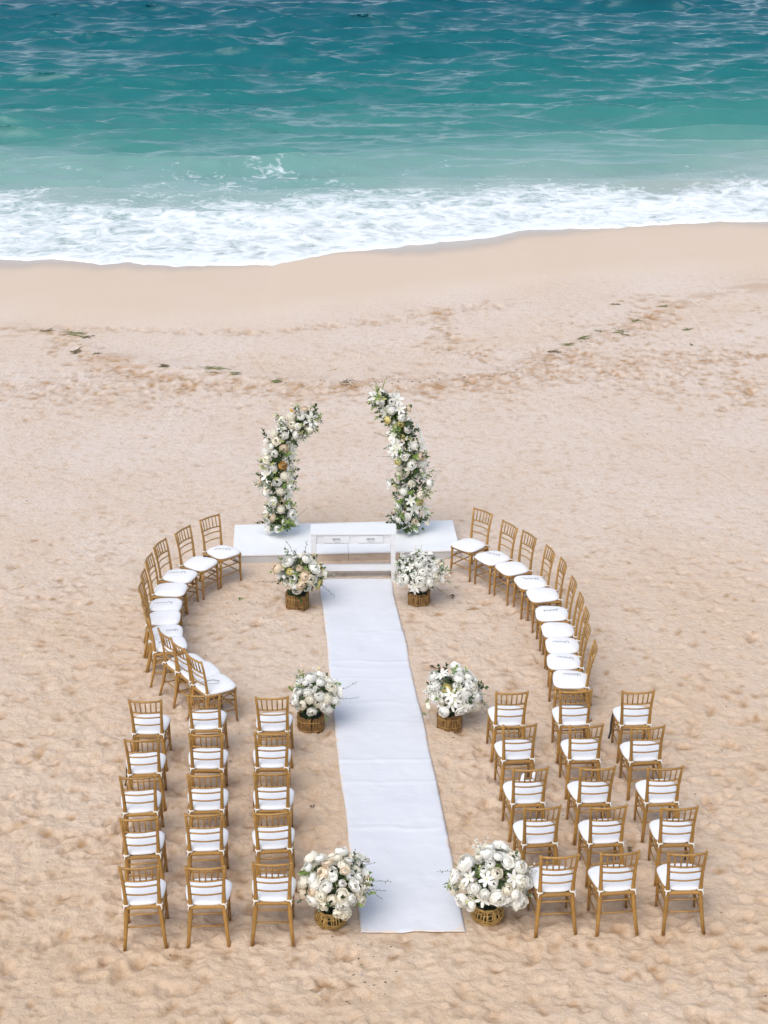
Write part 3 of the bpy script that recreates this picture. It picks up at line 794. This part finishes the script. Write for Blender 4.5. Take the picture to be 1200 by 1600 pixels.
mb = MB(); q = cpt(c,-.17,-.17,.43); mb.tube([q, q+Vector((-.01,-.01,-.06)), q+Vector((.0,-.02,-.12)), q+Vector((.004,-.02,-.16))], [.008,.018,.018,.003], 6, sx=1, sy=.4)
tag(mb.build('white_tag', M['cushion'], None, True), 'white cloth tag hanging behind the aisle-end chair of the foremost left row', 'tag')

# ------------------------------------------------------------------ flowers
def petal_geo(mb, ang, r0, w, l, lift, curl, z0):
    """one cupped petal, 3x3 grid"""
    c, s = math.cos(ang), math.sin(ang); vv = []
    for i in range(3):
        t = i/2
        ww = w*(.45, 1.0, .62)[i]
        rad = r0 + l*(math.sin(t*1.35)*math.cos(lift)) + curl*t*t*l
        z = z0 + l*math.sin(lift)*t + (-.35*curl*l*t*t)
        for j in (-1, 0, 1):
            tx = j*ww; rr = rad - abs(j)*.22*ww; zz = z + abs(j)*.16*ww
            vv.append((c*rr - s*tx, s*rr + c*tx, zz))
    mb.add(vv, [(0,1,4,3),(1,2,5,4),(3,4,7,6),(4,5,8,7)])
def rose_mesh(name, mat, seed, open_=1.):
    """globe of overlapping cupped petals"""
    r = random.Random(seed); mb = MB()
    op = (0, 22, 10, 30)[seed % 4]; jit = (8, 16, 22, 18)[seed % 4]
    for ring, (n, Rr, f0, f1, wd, fl) in enumerate(((6,.055,120,48+op,.66,.18+op*.005),(6,.050,105,32+op,.66,.07+op*.004),(5,.045,88,18+op*.8,.70,.01),(4,.040,75,3+op*.3,.90,.0))):
        for k in range(n):
            th = 2*math.pi*(k+.5*(ring%2))/n+r.uniform(-.2,.2); vv = []
            sc = Rr*r.uniform(.93,1.07); tip = f1+r.uniform(-jit,jit)
            for i in range(4):
                t = i/3; f = R(f0+(tip-f0)*t); ww = wd*(.55,.95,1.,.55)[i]
                for j_ in (-1,0,1):
                    q = th+j_*ww; rad = sc*(1+fl*t*t*(1-.45*abs(j_)))+abs(j_)*.0025
                    ff = f+R(9)*abs(j_)*(t > .9)
                    vv.append((rad*math.sin(ff)*math.cos(q), rad*math.sin(ff)*math.sin(q), rad*math.cos(ff)*(.85,.72,.80,.62)[seed % 4]+.012))
            fs = []
            for i in range(3):
                for j_ in range(2): a = i*3+j_; fs.append((a, a+1, a+4, a+3))
            mb.add(vv, fs)
    return mb.mesh(name, M[mat], True)
def lily_mesh(name, mat, seed):
    r = random.Random(seed); mb = MB()
    for k in range(6):
        petal_geo(mb, 2*math.pi*k/6+r.uniform(-.15,.15), .004, .017, .062, .35, .25, 0)
    for k in range(3): petal_geo(mb, 2*math.pi*k/3, .0, .006, .02, 1.2, 0, .004)
    return mb.mesh(name, M[mat], True)
def hyd_mesh(name, mat, seed):
    r = random.Random(seed); mb = MB(); n = 46
    for i in range(n):
        y = 1-1.5*(i+.5)/n; rr = math.sqrt(max(0,1-y*y)); ph = i*2.39996
        d = Vector((rr*math.cos(ph), rr*math.sin(ph), y)); c = d*.066*r.uniform(.88,1.08)
        a = d.orthogonal().normalized(); b_ = d.cross(a); q = r.uniform(0,1.57); s = .018*r.uniform(.85,1.2)
        for k in range(4):
            t1 = q+k*math.pi/2
            u = a*math.cos(t1)+b_*math.sin(t1); v = a*math.cos(t1+1.57)+b_*math.sin(t1+1.57)
            mb.add([c, c+u*s*.6-v*s*.38+d*.003, c+u*s+d*.005, c+u*s*.6+v*s*.38+d*.003], [(0,1,2,3)])
    n2 = 10; vv = [(.050*math.sin(f)*math.cos(2*math.pi*j/n2), .050*math.sin(f)*math.sin(2*math.pi*j/n2), .050*math.cos(f)) for f in (.02,.6,1.2,1.8,2.3) for j in range(n2)]
    mb.add(vv, [(i*n2+j, (i+1)*n2+j, (i+1)*n2+(j+1)%n2, i*n2+(j+1)%n2) for i in range(4) for j in range(n2)])
    return mb.mesh(name, M[mat], False)
ROSE = {k: [rose_mesh('rose_'+k, 'p_'+k, s, 1+.12*(s%3-1)) for s in range(4)] for k in ('white','cream','peach','yellow','orange')}
LILY = [lily_mesh('lily', 'p_white', s) for s in range(2)]
HYD = [hyd_mesh('hydrangea', 'p_white', 1), hyd_mesh('hydrangea', 'p_cream', 2)]
def leaf_geo(mb, base, d, up, l, w):
    d = d.normalized(); side = d.cross(up)
    if side.length < 1e-4: side = d.orthogonal()
    side.normalize(); nrm = side.cross(d).normalized()
    tip = base + d*l - nrm*l*.12
    m1 = base + d*l*.45
    mb.add([base, m1+side*w+nrm*w*.3, tip, m1-side*w+nrm*w*.3, m1-nrm*w*.1], [(0,1,4),(1,2,4),(2,3,4),(3,0,4)])
def sprig_mesh(name, mats, seed, L=.22, n=9, lw=.014, ll=.05, bend=.35):
    """stem along +Z with alternate leaves"""
    r = random.Random(seed); mb = MB(); pts = []
    ba = r.uniform(0, 6.28)
    for i in range(6):
        t = i/5; off = bend*t*t*L
        pts.append(Vector((math.cos(ba)*off, math.sin(ba)*off, t*L)))
    mb.mi = 1; mb.tube(pts, [.003,.003,.0025,.002,.002,.001], 3, caps=False)
    mb.mi = 0
    for i in range(n):
        t = .25+.75*i/(n-1); k = min(4, int(t*5)); p = pts[k].lerp(pts[k+1], t*5-k)
        tdir = (pts[k+1]-pts[k]).normalized(); a = i*2.4+r.uniform(-.4,.4)
        d = (Vector((math.cos(a), math.sin(a), 0))*.9 + tdir*.8) if i < n-1 else tdir
        leaf_geo(mb, p, d, tdir, ll*r.uniform(.7,1.15), lw*r.uniform(.8,1.2))
    return mb.mesh(name, mats, False)
SPR = {'dark': [sprig_mesh('sprig_dark', [M['leaf_dark'], M['stem']], s, .16, 9, .022, .065) for s in range(3)],
       'mid': [sprig_mesh('sprig_mid', [M['leaf_mid'], M['stem']], s+10, .16, 8, .019, .07) for s in range(3)],
       'pale': [sprig_mesh('sprig_pale', [M['leaf_pale'], M['stem']], s+20, .18, 11, .016, .04) for s in range(3)],
       'lime': [sprig_mesh('sprig_lime', [M['lime'], M['stem']], s+30, .16, 10, .014, .035) for s in range(2)],
       'thin': [sprig_mesh('sprig_thin', [M['leaf_dark'], M['stem']], s+40, .30, 10, .006, .028, .3) for s in range(2)]}
# sprays of small white blossom
def spray_mesh(seed):
    r = random.Random(seed); mb = MB(); L = .22
    for k in range(7):
        d = Vector((r.uniform(-.45,.45), r.uniform(-.45,.45), 1)).normalized(); l = L*r.uniform(.6,1.)
        mb.mi = 1; mb.tube([Vector((0,0,0)), d*l], [.002,.0012], 3, caps=False); mb.mi = 0
        for q in range(4):
            c = d*l*(1-.11*q) + Vector((r.uniform(-1,1), r.uniform(-1,1), r.uniform(-1,1)))*.014
            for j in range(3):
                n_ = Vector((r.uniform(-1,1), r.uniform(-1,1), r.uniform(-.2,1))).normalized(); a = n_.orthogonal().normalized()*.011; b_ = n_.cross(a)
                mb.add([c+a, c+b_, c-a, c-b_], [(0,1,2,3)])
    return mb.mesh('blossom_spray', [M['p_white'], M['stem']], False)
SPRAY = [spray_mesh(s) for s in range(3)]

def place(parent, name, me, pos, nrm, scale=1., r=random):
    o = link(name, me, parent)
    q = Vector(nrm).to_track_quat('Z', 'Y')
    o.rotation_euler = (q.to_matrix() @ Matrix.Rotation(r.uniform(0, 6.28), 3, 'Z')).to_euler()
    o.location = pos; o.scale = (scale,)*3
    return o
def foliage_stuff(parent, pts, r, mats, l=.05, w=.016, name='foliage'):
    mb = MB()
    for p in pts:
        mb.mi = 0 if r.random() < .75 else 1
        d = Vector((r.uniform(-1,1), r.uniform(-1,1), r.uniform(-.6,1)))
        leaf_geo(mb, Vector(p), d, Vector((r.uniform(-1,1), r.uniform(-1,1), 1)), l*r.uniform(.6,1.3), w*r.uniform(.8,1.3))
    o = mb.build(name, mats, parent); o['kind'] = 'stuff'; return o
def basket_round(root, rad, h):
    """low bellied basket woven from golden twigs"""
    r = random.Random(3)
    def prof(t): return rad*(.78+.42*math.sin(t*2.5+.12)-.10*t)
    inner = MB(); n = 20
    for i in range(6): pass
    pts = [(prof(i/6)*.9, h*i/6*.93) for i in range(7)]
    vv = [(a*math.cos(2*math.pi*j/n), a*math.sin(2*math.pi*j/n), z) for a, z in pts for j in range(n)]
    fs = [(i*n+j, i*n+(j+1)%n, (i+1)*n+(j+1)%n, (i+1)*n+j) for i in range(6) for j in range(n)]+[tuple(6*n+j for j in range(n))]
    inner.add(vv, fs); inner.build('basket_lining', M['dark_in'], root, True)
    nst = 34
    for k in range(nst):
        a = 2*math.pi*k/nst+r.uniform(-.05,.05); b_ = MB(); tw_ = r.uniform(-.12,.12)
        b_.tube([(prof(t)*math.cos(a+tw_*t)*1.0, prof(t)*math.sin(a+tw_*t)*1.0, -.01+(h+.02)*t) for t in (0,.2,.4,.6,.8,1.)], .0075, 5)
        b_.build('stake', M['wicker'], root, True)
    wv = MB()
    for lv in range(9):
        z = h*(lv+.3)/9.3*(.66 if lv < 7 else 1.02); t = z/h; pp = []
        for j in range(49):
            a = 2*math.pi*j/48; o = .007*math.cos(a*nst/2+math.pi*lv)
            pp.append(((prof(t)+o+.004)*math.cos(a), (prof(t)+o+.004)*math.sin(a), z+.006*math.sin(a*5+lv*1.7)))
        wv.tube(pp, .0062, 4, caps=False)
    for k in range(40):
        a = r.uniform(0, 6.28); t = r.uniform(.02,.5); a2 = a+r.uniform(.25,.6); t2 = min(.75, t+r.uniform(.08,.3))
        wv.tube([((prof(u)+.010)*math.cos(b2), (prof(u)+.010)*math.sin(b2), h*u) for u, b2 in ((t,a),((t+t2)/2,(a+a2)/2),(t2,a2))], .005, 4, caps=False)
    o = wv.build('wicker_weave', M['wicker'], root, True); o['kind'] = 'stuff'
    rm = MB(); rm.tube([(prof(1)*math.cos(i*math.pi/12), prof(1)*math.sin(i*math.pi/12), h+.004*math.sin(i*2)) for i in range(25)], .013, 6, caps=False); rm.build('rim', M['wicker'], root, True)
def basket_bark(root, rad, h, sides, seed):
    r = random.Random(seed); inner = MB(); n = sides*3
    def rr(a):
        if sides > 8: return rad
        q = (a % (2*math.pi/sides))-math.pi/sides; return rad*math.cos(math.pi/sides)/math.cos(q)*1.06
    vv = [(rr(2*math.pi*j/n)*.92*math.cos(2*math.pi*j/n), rr(2*math.pi*j/n)*.92*math.sin(2*math.pi*j/n), z) for z in (0, h*.93) for j in range(n)]
    inner.add(vv, [(j, (j+1)%n, n+(j+1)%n, n+j) for j in range(n)]+[tuple(n+j for j in range(n))])
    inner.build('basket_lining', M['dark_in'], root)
    k = 0; ns = 30
    for k in range(ns):
        a = 2*math.pi*k/ns; w = 2*math.pi*rad/ns*.60; q = rr(a)
        b_ = MB(); hh = h*r.uniform(.95,1.06); lean = r.uniform(-.06,.06)
        b_.tube([(q*math.cos(a+lean*t), q*math.sin(a+lean*t), -.02+(hh+.02)*t) for t in (0,.3,.65,1.)], [w*r.uniform(.8,1.1) for _ in range(4)], 5)
        b_.build('bark_stave', M['bark'], root)
    for z in (h*.25, h*.78):
        b_ = MB(); b_.tube([((rr(i*math.pi/15)+.017)*math.cos(i*math.pi/15), (rr(i*math.pi/15)+.017)*math.sin(i*math.pi/15), z+.004*math.sin(i)) for i in range(31)], .0055, 4, caps=False); b_.build('twine', M['wicker'], root, True)

def arrangement(px, py, kind, label, seed, R0, Hc, off=(0,0), mix=None, n_rose=48, n_hyd=6, greens=26, sprays=3, side_sprigs=(), flat=.82, ball=.055):
    r = random.Random(seed)
    p = at(px, py, 0.0); p.y += .13
    root = empty('flower_basket', (p.x, p.y, gz(p.x, p.y)-.01), r.uniform(0, 6.28) if kind == 'round' else .35)
    rz = root.rotation_euler.z
    tag(root, label, 'flower basket', 'white flower baskets along the aisle')
    if kind == 'round': basket_round(root, .135, .175); hb = .16
    elif kind == 'bark': basket_bark(root, .150, .205, 10, seed); hb = .19; Hc -= .02
    else: basket_bark(root, .145, .20, 6, seed); hb = .185; Hc -= .02
    inv = Matrix.Rotation(-rz, 3, 'Z')
    cen = inv @ Vector((off[0], off[1], Hc))
    def surf(d, rad=1.): return cen + Vector((d.x*R0, d.y*R0, d.z*R0*flat))*rad
    # blooms spread over the dome
    n_rose = int(n_rose*1.18); tot = n_rose+n_hyd; dirs = []
    for i in range(tot):
        y = 1-1.55*(i+.5)/tot; q = math.sqrt(max(0, 1-y*y)); a = i*2.39996+r.uniform(-.12,.12)
        dirs.append(Vector((q*math.cos(a), q*math.sin(a), y+r.uniform(-.05,.05))).normalized())
    r.shuffle(dirs)
    for i, d in enumerate(dirs):
        lump = 1+.13*math.sin(3*math.atan2(d.y, d.x)+seed)*(.4+abs(d.z))+r.uniform(-.20,.09)
        nr = (d+Vector((r.uniform(-.3,.3), r.uniform(-.3,.3), r.uniform(-.05,.35)))).normalized()
        if i < n_hyd:
            place(root, 'hydrangea_head', r.choice(HYD), surf(d, lump*.86), d, r.uniform(.85,1.2), r)
        else:
            kx = r.choices(list(mix), list(mix.values()))[0]
            if kx == 'lily': place(root, 'lily', r.choice(LILY), surf(d, lump), nr, r.uniform(.9,1.3), r)
            else: place(root, 'rose', r.choice(ROSE[kx]), surf(d, lump*.97), nr, r.uniform(.68,1.36)*ball/.055, r)
    # greens
    for i in range(greens):
        a = r.uniform(0, 6.28); y = r.uniform(-.55, .9); q = math.sqrt(1-y*y)
        d = Vector((q*math.cos(a), q*math.sin(a), y))
        k = r.choices(['dark','mid','pale','lime'], [4,4,2,2])[0]
        place(root, 'leaf_sprig', r.choice(SPR[k]), surf(d, .62), (d+Vector((0,0,.15))).normalized(), r.uniform(.7,1.05), r)
    for i in range(sprays):
        a = r.uniform(0, 6.28); y = r.uniform(.0, .95); q = math.sqrt(1-y*y)
        d = Vector((q*math.cos(a), q*math.sin(a), y))
        place(root, 'blossom_spray', r.choice(SPRAY), surf(d, .70), d, r.uniform(.8,1.1), r)
    for (dx, dy, dz, k, sc) in side_sprigs:
        d = (inv @ Vector((dx, dy, dz))).normalized()
        place(root, 'leaf_sprig', r.choice(SPR[k]), surf(d, .7), d, sc, r)
    pts = []
    for i in range(520):
        d = Vector((r.gauss(0,1), r.gauss(0,1), r.gauss(0,1))).normalized(); pts.append(surf(d, r.uniform(.40,.82)))
    for i in range(130):
        a = r.uniform(0, 6.28); q = r.uniform(0, .13); pts.append(Vector((q*math.cos(a), q*math.sin(a), r.uniform(hb, Hc))))
    foliage_stuff(root, pts, r, [M['leaf_dark'], M['leaf_mid']])
    return root

arrangement(517, 1453, 'round', 'front left basket beside the runner, dense dome of white and cream roses in golden wicker', 21, .325, .47, (.05,0),
    {'white':6,'cream':4,'peach':1.2,'yellow':.4}, 62, 3, 16, 2, ((1,.0,.1,'thin',1.0),(1,-.2,-.1,'thin',.9),(1,.1,-.3,'thin',.9),(.8,.6,.3,'thin',.8),(.6,-.7,-.4,'mid',.7),(.9,.3,-.1,'dark',.8)))
arrangement(762, 1445, 'round', 'front right basket beside the runner, wide loose white blooms with a yellow rose', 22, .355, .46, (.04,0),
    {'white':7,'cream':2,'lily':2,'yellow':.5}, 54, 7, 18, 5, ((-1,0,-.1,'mid',1.1),(-1,-.1,-.35,'pale',1.1),(-.9,.3,.1,'thin',1.),(1,.2,-.1,'mid',.9),(.9,-.3,-.1,'pale',.9),(.7,.6,.4,'mid',.8)), ball=.062)
arrangement(485, 1143, 'bark', 'middle left basket beside the runner, white hydrangeas in a dark brown bark pot', 23, .275, .49, (.08,0),
    {'white':6,'cream':3,'peach':.4}, 30, 11, 20, 3, ((-.8,.2,.9,'mid',.9),(1,-.1,-.2,'thin',1.0),(1,.2,.1,'thin',1.),(.5,-.6,-.7,'mid',.9),(-.9,-.3,-.4,'dark',.8)))
arrangement(703, 1141, 'hex', 'middle right basket beside the runner, white flowers with dark gaps in a faceted bark pot', 24, .315, .48, (.06,0),
    {'white':5,'cream':2,'lily':5,'yellow':.6}, 40, 8, 22, 6, ((-.8,.1,1.,'dark',1.1),(-.1,.1,1.1,'mid',.9),(1,0,-.3,'pale',1.1),(1,-.2,-.5,'thin',.9),(-1,-.2,-.1,'mid',.8)))
arrangement(464, 951, 'bark', 'back left basket near the table, airy mix of blush roses and tall green stems', 25, .315, .50, (.06,0),
    {'white':4,'cream':4,'peach':2,'yellow':.6}, 34, 2, 40, 3, ((-.6,.1,1.1,'pale',1.4),(-.35,.1,1.3,'thin',1.2),(.2,.1,1.3,'thin',1.1),(-1,0,.2,'mid',1.1),(-1,-.2,-.3,'thin',1.2),(1,0,-.1,'pale',1.2),(1,-.2,-.5,'thin',1.1),(-.2,-.6,-1.2,'dark',1.0)))
arrangement(655, 947, 'hex', 'back right basket near the table, tall white sprays over a faceted bark pot', 26, .325, .49, (.0,0),
    {'white':6,'cream':2,'peach':.7,'lily':4}, 44, 4, 26, 14, ((1,0,.3,'mid',1.1),(1,-.1,-.4,'pale',1.2),(.8,-.3,-.7,'thin',1.1),(-1,-.1,-.4,'mid',.8),(1,.1,.7,'thin',1.0)))

# arches
def arch(pts_px, rads, label, seed, mix, Yb, zb, n_rose, n_hyd, n_green, tipk):
    r = random.Random(seed)
    P_ = [at_y(x, y, Yb) for x, y in pts_px]
    base = Vector((P_[0].x, Yb, zb))
    root = empty('floral_arch', base); tag(root, label, 'floral arch', 'two half arches of flowers on the platform')
    P_ = [p-base for p in P_]; P_[0].z = max(P_[0].z, 0.02)
    seg = [0]
    for a, b_ in zip(P_, P_[1:]): seg.append(seg[-1]+(b_-a).length)
    Ltot = seg[-1]
    def pt(s):
        s = max(0, min(1, s))*Ltot
        for i in range(len(P_)-1):
            if s <= seg[i+1] or i == len(P_)-2:
                t = (s-seg[i])/(seg[i+1]-seg[i]); return P_[i].lerp(P_[i+1], t), (P_[i+1]-P_[i]).normalized(), rads[i]+(rads[i+1]-rads[i])*t
    fr = MB(); fr.tube([P_[0]-Vector((0,0,.02))]+P_[1:], .018, 6); fr.build('arch_frame', M['stem'], root, True)
    def rim(s, a, k=1.):
        c, t, q = pt(s); u = Vector((0,1,0)); v = t.cross(u).normalized()
        lump = 1.06+.20*math.sin(s*23+seed)+.14*math.sin(s*41+a*2)
        d = v*math.cos(a)+u*math.sin(a)
        return c+Vector((d.x, d.y*.75, d.z))*q*k*lump, d
    for i in range(n_rose+n_hyd):
        s = (i+.5)/(n_rose+n_hyd)*.97+.02+r.uniform(-.01,.01); a = i*2.39996+r.uniform(-.3,.3)
        p, d = rim(s, a, r.uniform(.55,1.0)); p.z = max(p.z, .05)
        nr = (d+Vector((0,-.25,.15))+Vector((r.uniform(-.4,.4),)*3)*.5).normalized()
        if (i*7) % (n_rose+n_hyd) < n_hyd: place(root, 'hydrangea_head', r.choice(HYD), p*1.0, nr, r.uniform(.9,1.25), r)
        else:
            kx = r.choices(list(mix), list(mix.values()))[0]
            if kx == 'lily': place(root, 'lily', r.choice(LILY), p, nr, r.uniform(1.2,1.8), r)
            else: place(root, 'rose', r.choice(ROSE[kx]), p, nr, r.uniform(.8,1.35), r)
    for i in range(n_green):
        s = r.random(); a = r.uniform(0, 6.28); p, d = rim(s, a, .60); c, t, q = pt(s)
        k = r.choices(['dark','mid','pale','lime','thin'], [4,4,1.5,3.5,1.2])[0]
        o = place(root, 'leaf_sprig', r.choice(SPR[k]), Vector((p.x,p.y,max(p.z,.05))), (d+t*.4+Vector((0,0,.1 if p.z < .2 else 0))).normalized(), r.uniform(.7,1.1), r)
    for i in range(12):
        s = r.random(); p, d = rim(s, r.uniform(0,6.28), .3); place(root, 'blossom_spray', r.choice(SPRAY), Vector((p.x,p.y,max(p.z,.05))), d, r.uniform(.9,1.3), r)
    c, t, q = pt(1.)
    for i in range(14):
        d = (t*1.0+Vector((r.uniform(-.8,.8), r.uniform(-.8,.8), r.uniform(-.5,.9)))).normalized()
        place(root, 'leaf_sprig', r.choice(SPR[tipk[i % len(tipk)]]), c-t*.12, d, r.uniform(.7,1.2), r)
    for i in range(12):   # feet of greenery
        a = r.uniform(0, 6.28); d = Vector((math.cos(a), math.sin(a)-.2, r.uniform(.05,.5))).normalized()
        place(root, 'leaf_sprig', r.choice(SPR[r.choice(['dark','pale','mid'])]), P_[0]+Vector((0,0,.06))+d*.06, d, r.uniform(.8,1.15), r)
    pts = []
    for i in range(1500):
        p, d = rim(r.random(), r.uniform(0,6.28), r.uniform(.1,.70)); p.z = max(p.z, .03); pts.append(p)
    foliage_stuff(root, pts, r, [M['leaf_dark'], M['leaf_mid']], .065, .019)
    return root
pl = at(437, 836, .14); pr = at(640, 832, .14)
arch([(437,828),(436,800),(434,765),(433,730),(436,703),(445,680),(458,664),(476,655),(492,652)], [.20,.21,.22,.24,.22,.20,.19,.15,.09],
     'shorter left half arch of white and cream flowers curling over to the right', 31, {'white':6,'cream':3,'peach':1.2,'orange':.35,'lily':5}, pl.y, .14, 80, 14, 120, ['pale','thin','lime'])
arch([(640,828),(641,800),(642,765),(641,735),(637,705),(632,680),(626,658),(615,638),(598,622),(586,616)], [.24,.25,.24,.25,.23,.20,.18,.16,.12,.07],
     'taller right half arch of white and green flowers with its tip leaning left', 32, {'white':6,'cream':2,'peach':.7,'yellow':.7,'lily':5}, pr.y, .14, 92, 14, 145, ['lime','mid','lime','thin'])

# ------------------------------------------------------------------ wrack and litter
def weed(px, py, L, label, seed, mat='seaweed', n=6, ang=0., name='seaweed'):
    r = random.Random(seed); p = at(px, py, -.03); z = gz(p.x, p.y); mb = MB()
    s = L/ (107*(py+230)/1142)   # metres
    for k in range(n):
        q = Vector((p.x+r.uniform(-.12,.12)*s, p.y+r.uniform(-.35,.35)*s*.9, z+.012)); a = ang+r.uniform(-.5,.5); pts = []
        l = s*r.uniform(.5,1.15); q -= Vector((math.cos(a), math.sin(a), 0))*l*.5
        for i in range(7):
            pts.append(q.copy()); a += r.uniform(-.35,.35); q = q+Vector((math.cos(a), math.sin(a), 0))*l/6; q.z = gz(q.x, q.y)+.006+r.uniform(0,.012)
        mb.tube(pts, [.003,.010,.013,.014,.012,.008,.003], 5, sx=1., sy=.45)
        for i in range(1, 6):
            if r.random() < .3:
                b_ = pts[i]; a2 = r.uniform(0,6.28); mb.tube([b_, b_+Vector((math.cos(a2)*.07, math.sin(a2)*.07, .01))], [.012,.004], 4, sx=1, sy=.5)
    tag(mb.build(name, M[mat], None, True), label, 'seaweed', 'seaweed strands on the sand'); 
for i, (x, y, L, lab, mt, n, a) in enumerate([
    (118,515,40,'olive seaweed heap at the far left where the wrack line bends','seaweed_green',8,-.1),
    (75,514,30,'thin seaweed strand left of the olive heap','seaweed',3,0),
    (135,521,22,'short dark seaweed strand just below the olive heap','seaweed',4,.2),
    (121,545,20,'black seaweed scrap below the heap at the far left','seaweed',5,.4),
    (150,550,22,'bent dark twig-like seaweed strand right of the black scrap','seaweed',2,.1),
    (257,571,16,'round dark seaweed clump alone on the left part of the wrack line','seaweed',9,0),
    (335,576,50,'long olive seaweed strand left of the left arch','seaweed_green',5,0),
    (368,583,20,'curled end of green seaweed right of the long olive strand','seaweed_green',4,-.5),
    (432,596,18,'small green seaweed tuft above the left arch','seaweed_green',5,0),
    (545,599,36,'brown seaweed strand between the two arch tops','seaweed',4,0),
    (865,549,22,'dark seaweed scrap at the lower end of the right-hand wrack','seaweed',6,.2),
    (888,538,22,'olive seaweed scrap, middle of three in the right-hand wrack','seaweed_green',5,.2),
    (912,527,26,'olive seaweed strand, upper of three in the right-hand wrack','seaweed_green',5,.5),
    (972,518,34,'forked green seaweed strand near the right side of the beach','seaweed_green',4,-.2),
    (935,516,16,'tiny green seaweed wisp left of the forked strand','seaweed_green',2,-.1),
    (995,499,20,'pale olive seaweed tuft above the forked strand','seaweed_green',4,0),
    (1073,514,20,'slanting green seaweed strand at the right edge of the beach','seaweed_green',3,.6),
    (1083,538,14,'hooked black seaweed strand at the right edge of the beach','seaweed',2,1.2),
    (962,472,14,'small dark seaweed scrap high on the smooth right-hand sand','seaweed',3,-.3),
    (1037,478,16,'small olive seaweed scrap on the right, nearest the water','seaweed_green',4,-.3)]):
    weed(x, y, L, lab, 50+i, mt, n, a)
def scraps(name, label, pts, mats, smin, smax, seed, flatz=.5):
    r = random.Random(seed); mb = MB()
    for (x, y) in pts:
        z = gz(x, y); s = r.uniform(smin, smax); mb.mi = r.randrange(len(mats)); a = r.uniform(0, 6.28); e_ = r.uniform(.4,1.)
        vv = []
        for k in range(5):
            t = a+k*2*math.pi/5; q = s*r.uniform(.7,1.2)
            vv.append((x+q*math.cos(t), y+q*e_*math.sin(t), z-.002+r.uniform(0,.004)))
        vv.append((x, y, z+s*flatz)); mb.add(vv, [(k,(k+1)%5,5) for k in range(5)])
    o = mb.build(name, mats, None); tag(o, label, kind='stuff'); return o
r = random.Random(77)
pts = []
for i in range(520):
    x = r.uniform(-6.5, 9); y = float(wrackY(np.array(x)))+r.gauss(0,.16)
    w = math.exp(-((x-1.2)/2.2)**2)
    if r.random() < .25+.75*w: pts.append((x, y))
scraps('shell_fragments', 'scattered shell fragments along the wrack line behind the arches', pts, [M['shell'], M['debris'], M['shell']], .010, .032, 1)
pts = []
for i in range(420):
    x = r.uniform(-8, 8); y = r.uniform(10.5, 30)
    pts.append((x, y))
for i in range(110):
    p = at(r.gauss(360,50), r.gauss(945,28)); pts.append((p.x, p.y))
for i in range(60):
    p = at(r.gauss(760,40), r.gauss(950,40)); pts.append((p.x, p.y))
for i in range(70):
    p = at(r.gauss(565,40), r.gauss(1500,30)); pts.append((p.x, p.y))
pts = [p for p in pts if float(runner_side(np.array(p[0]), np.array(p[1]))) > .03]
scraps('sand_debris', 'tiny dark bits of bark and shell scattered on the sand', pts, [M['debris'], M['seaweed'], M['debris'], M['shell']], .006, .017, 2, .4)
# a few fallen leaves by the baskets and chairs
for (x, y, lab, L, mt) in ((677,1040,'brown fallen leaf on the sand above the middle right basket',.05,'debris'),(985,1321,'crumpled dark leaf beside the middle chair, second row from the camera, right block',.07,'seaweed'),
        (452,722,'olive leaf',.0,'seaweed'),(375,935,'green fallen leaf left of the back left basket',.045,'leaf_mid'),(710,933,'dark fallen twig right of the back right basket',.06,'debris'),(662,1113,'green leaf at the runner edge by the middle right basket',.04,'leaf_mid'),(488,1262,'dark leaf on the sand left of the runner, halfway along',.03,'debris')):
    if L == 0: continue
    rr_ = random.Random(x); p = at(x, y); mb = MB()
    z = gz(p.x, p.y)+.012
    for k in range(4):
        a = rr_.uniform(0, 6.28); leaf_geo(mb, Vector((p.x+rr_.uniform(-.4,.4)*L, p.y+rr_.uniform(-.4,.4)*L, z)), Vector((math.cos(a), math.sin(a), .2)), Vector((0,0,1)), L*1.2, L*.35)
    o = mb.build('fallen_leaf', M[mt], None); tag(o, lab, 'leaf')
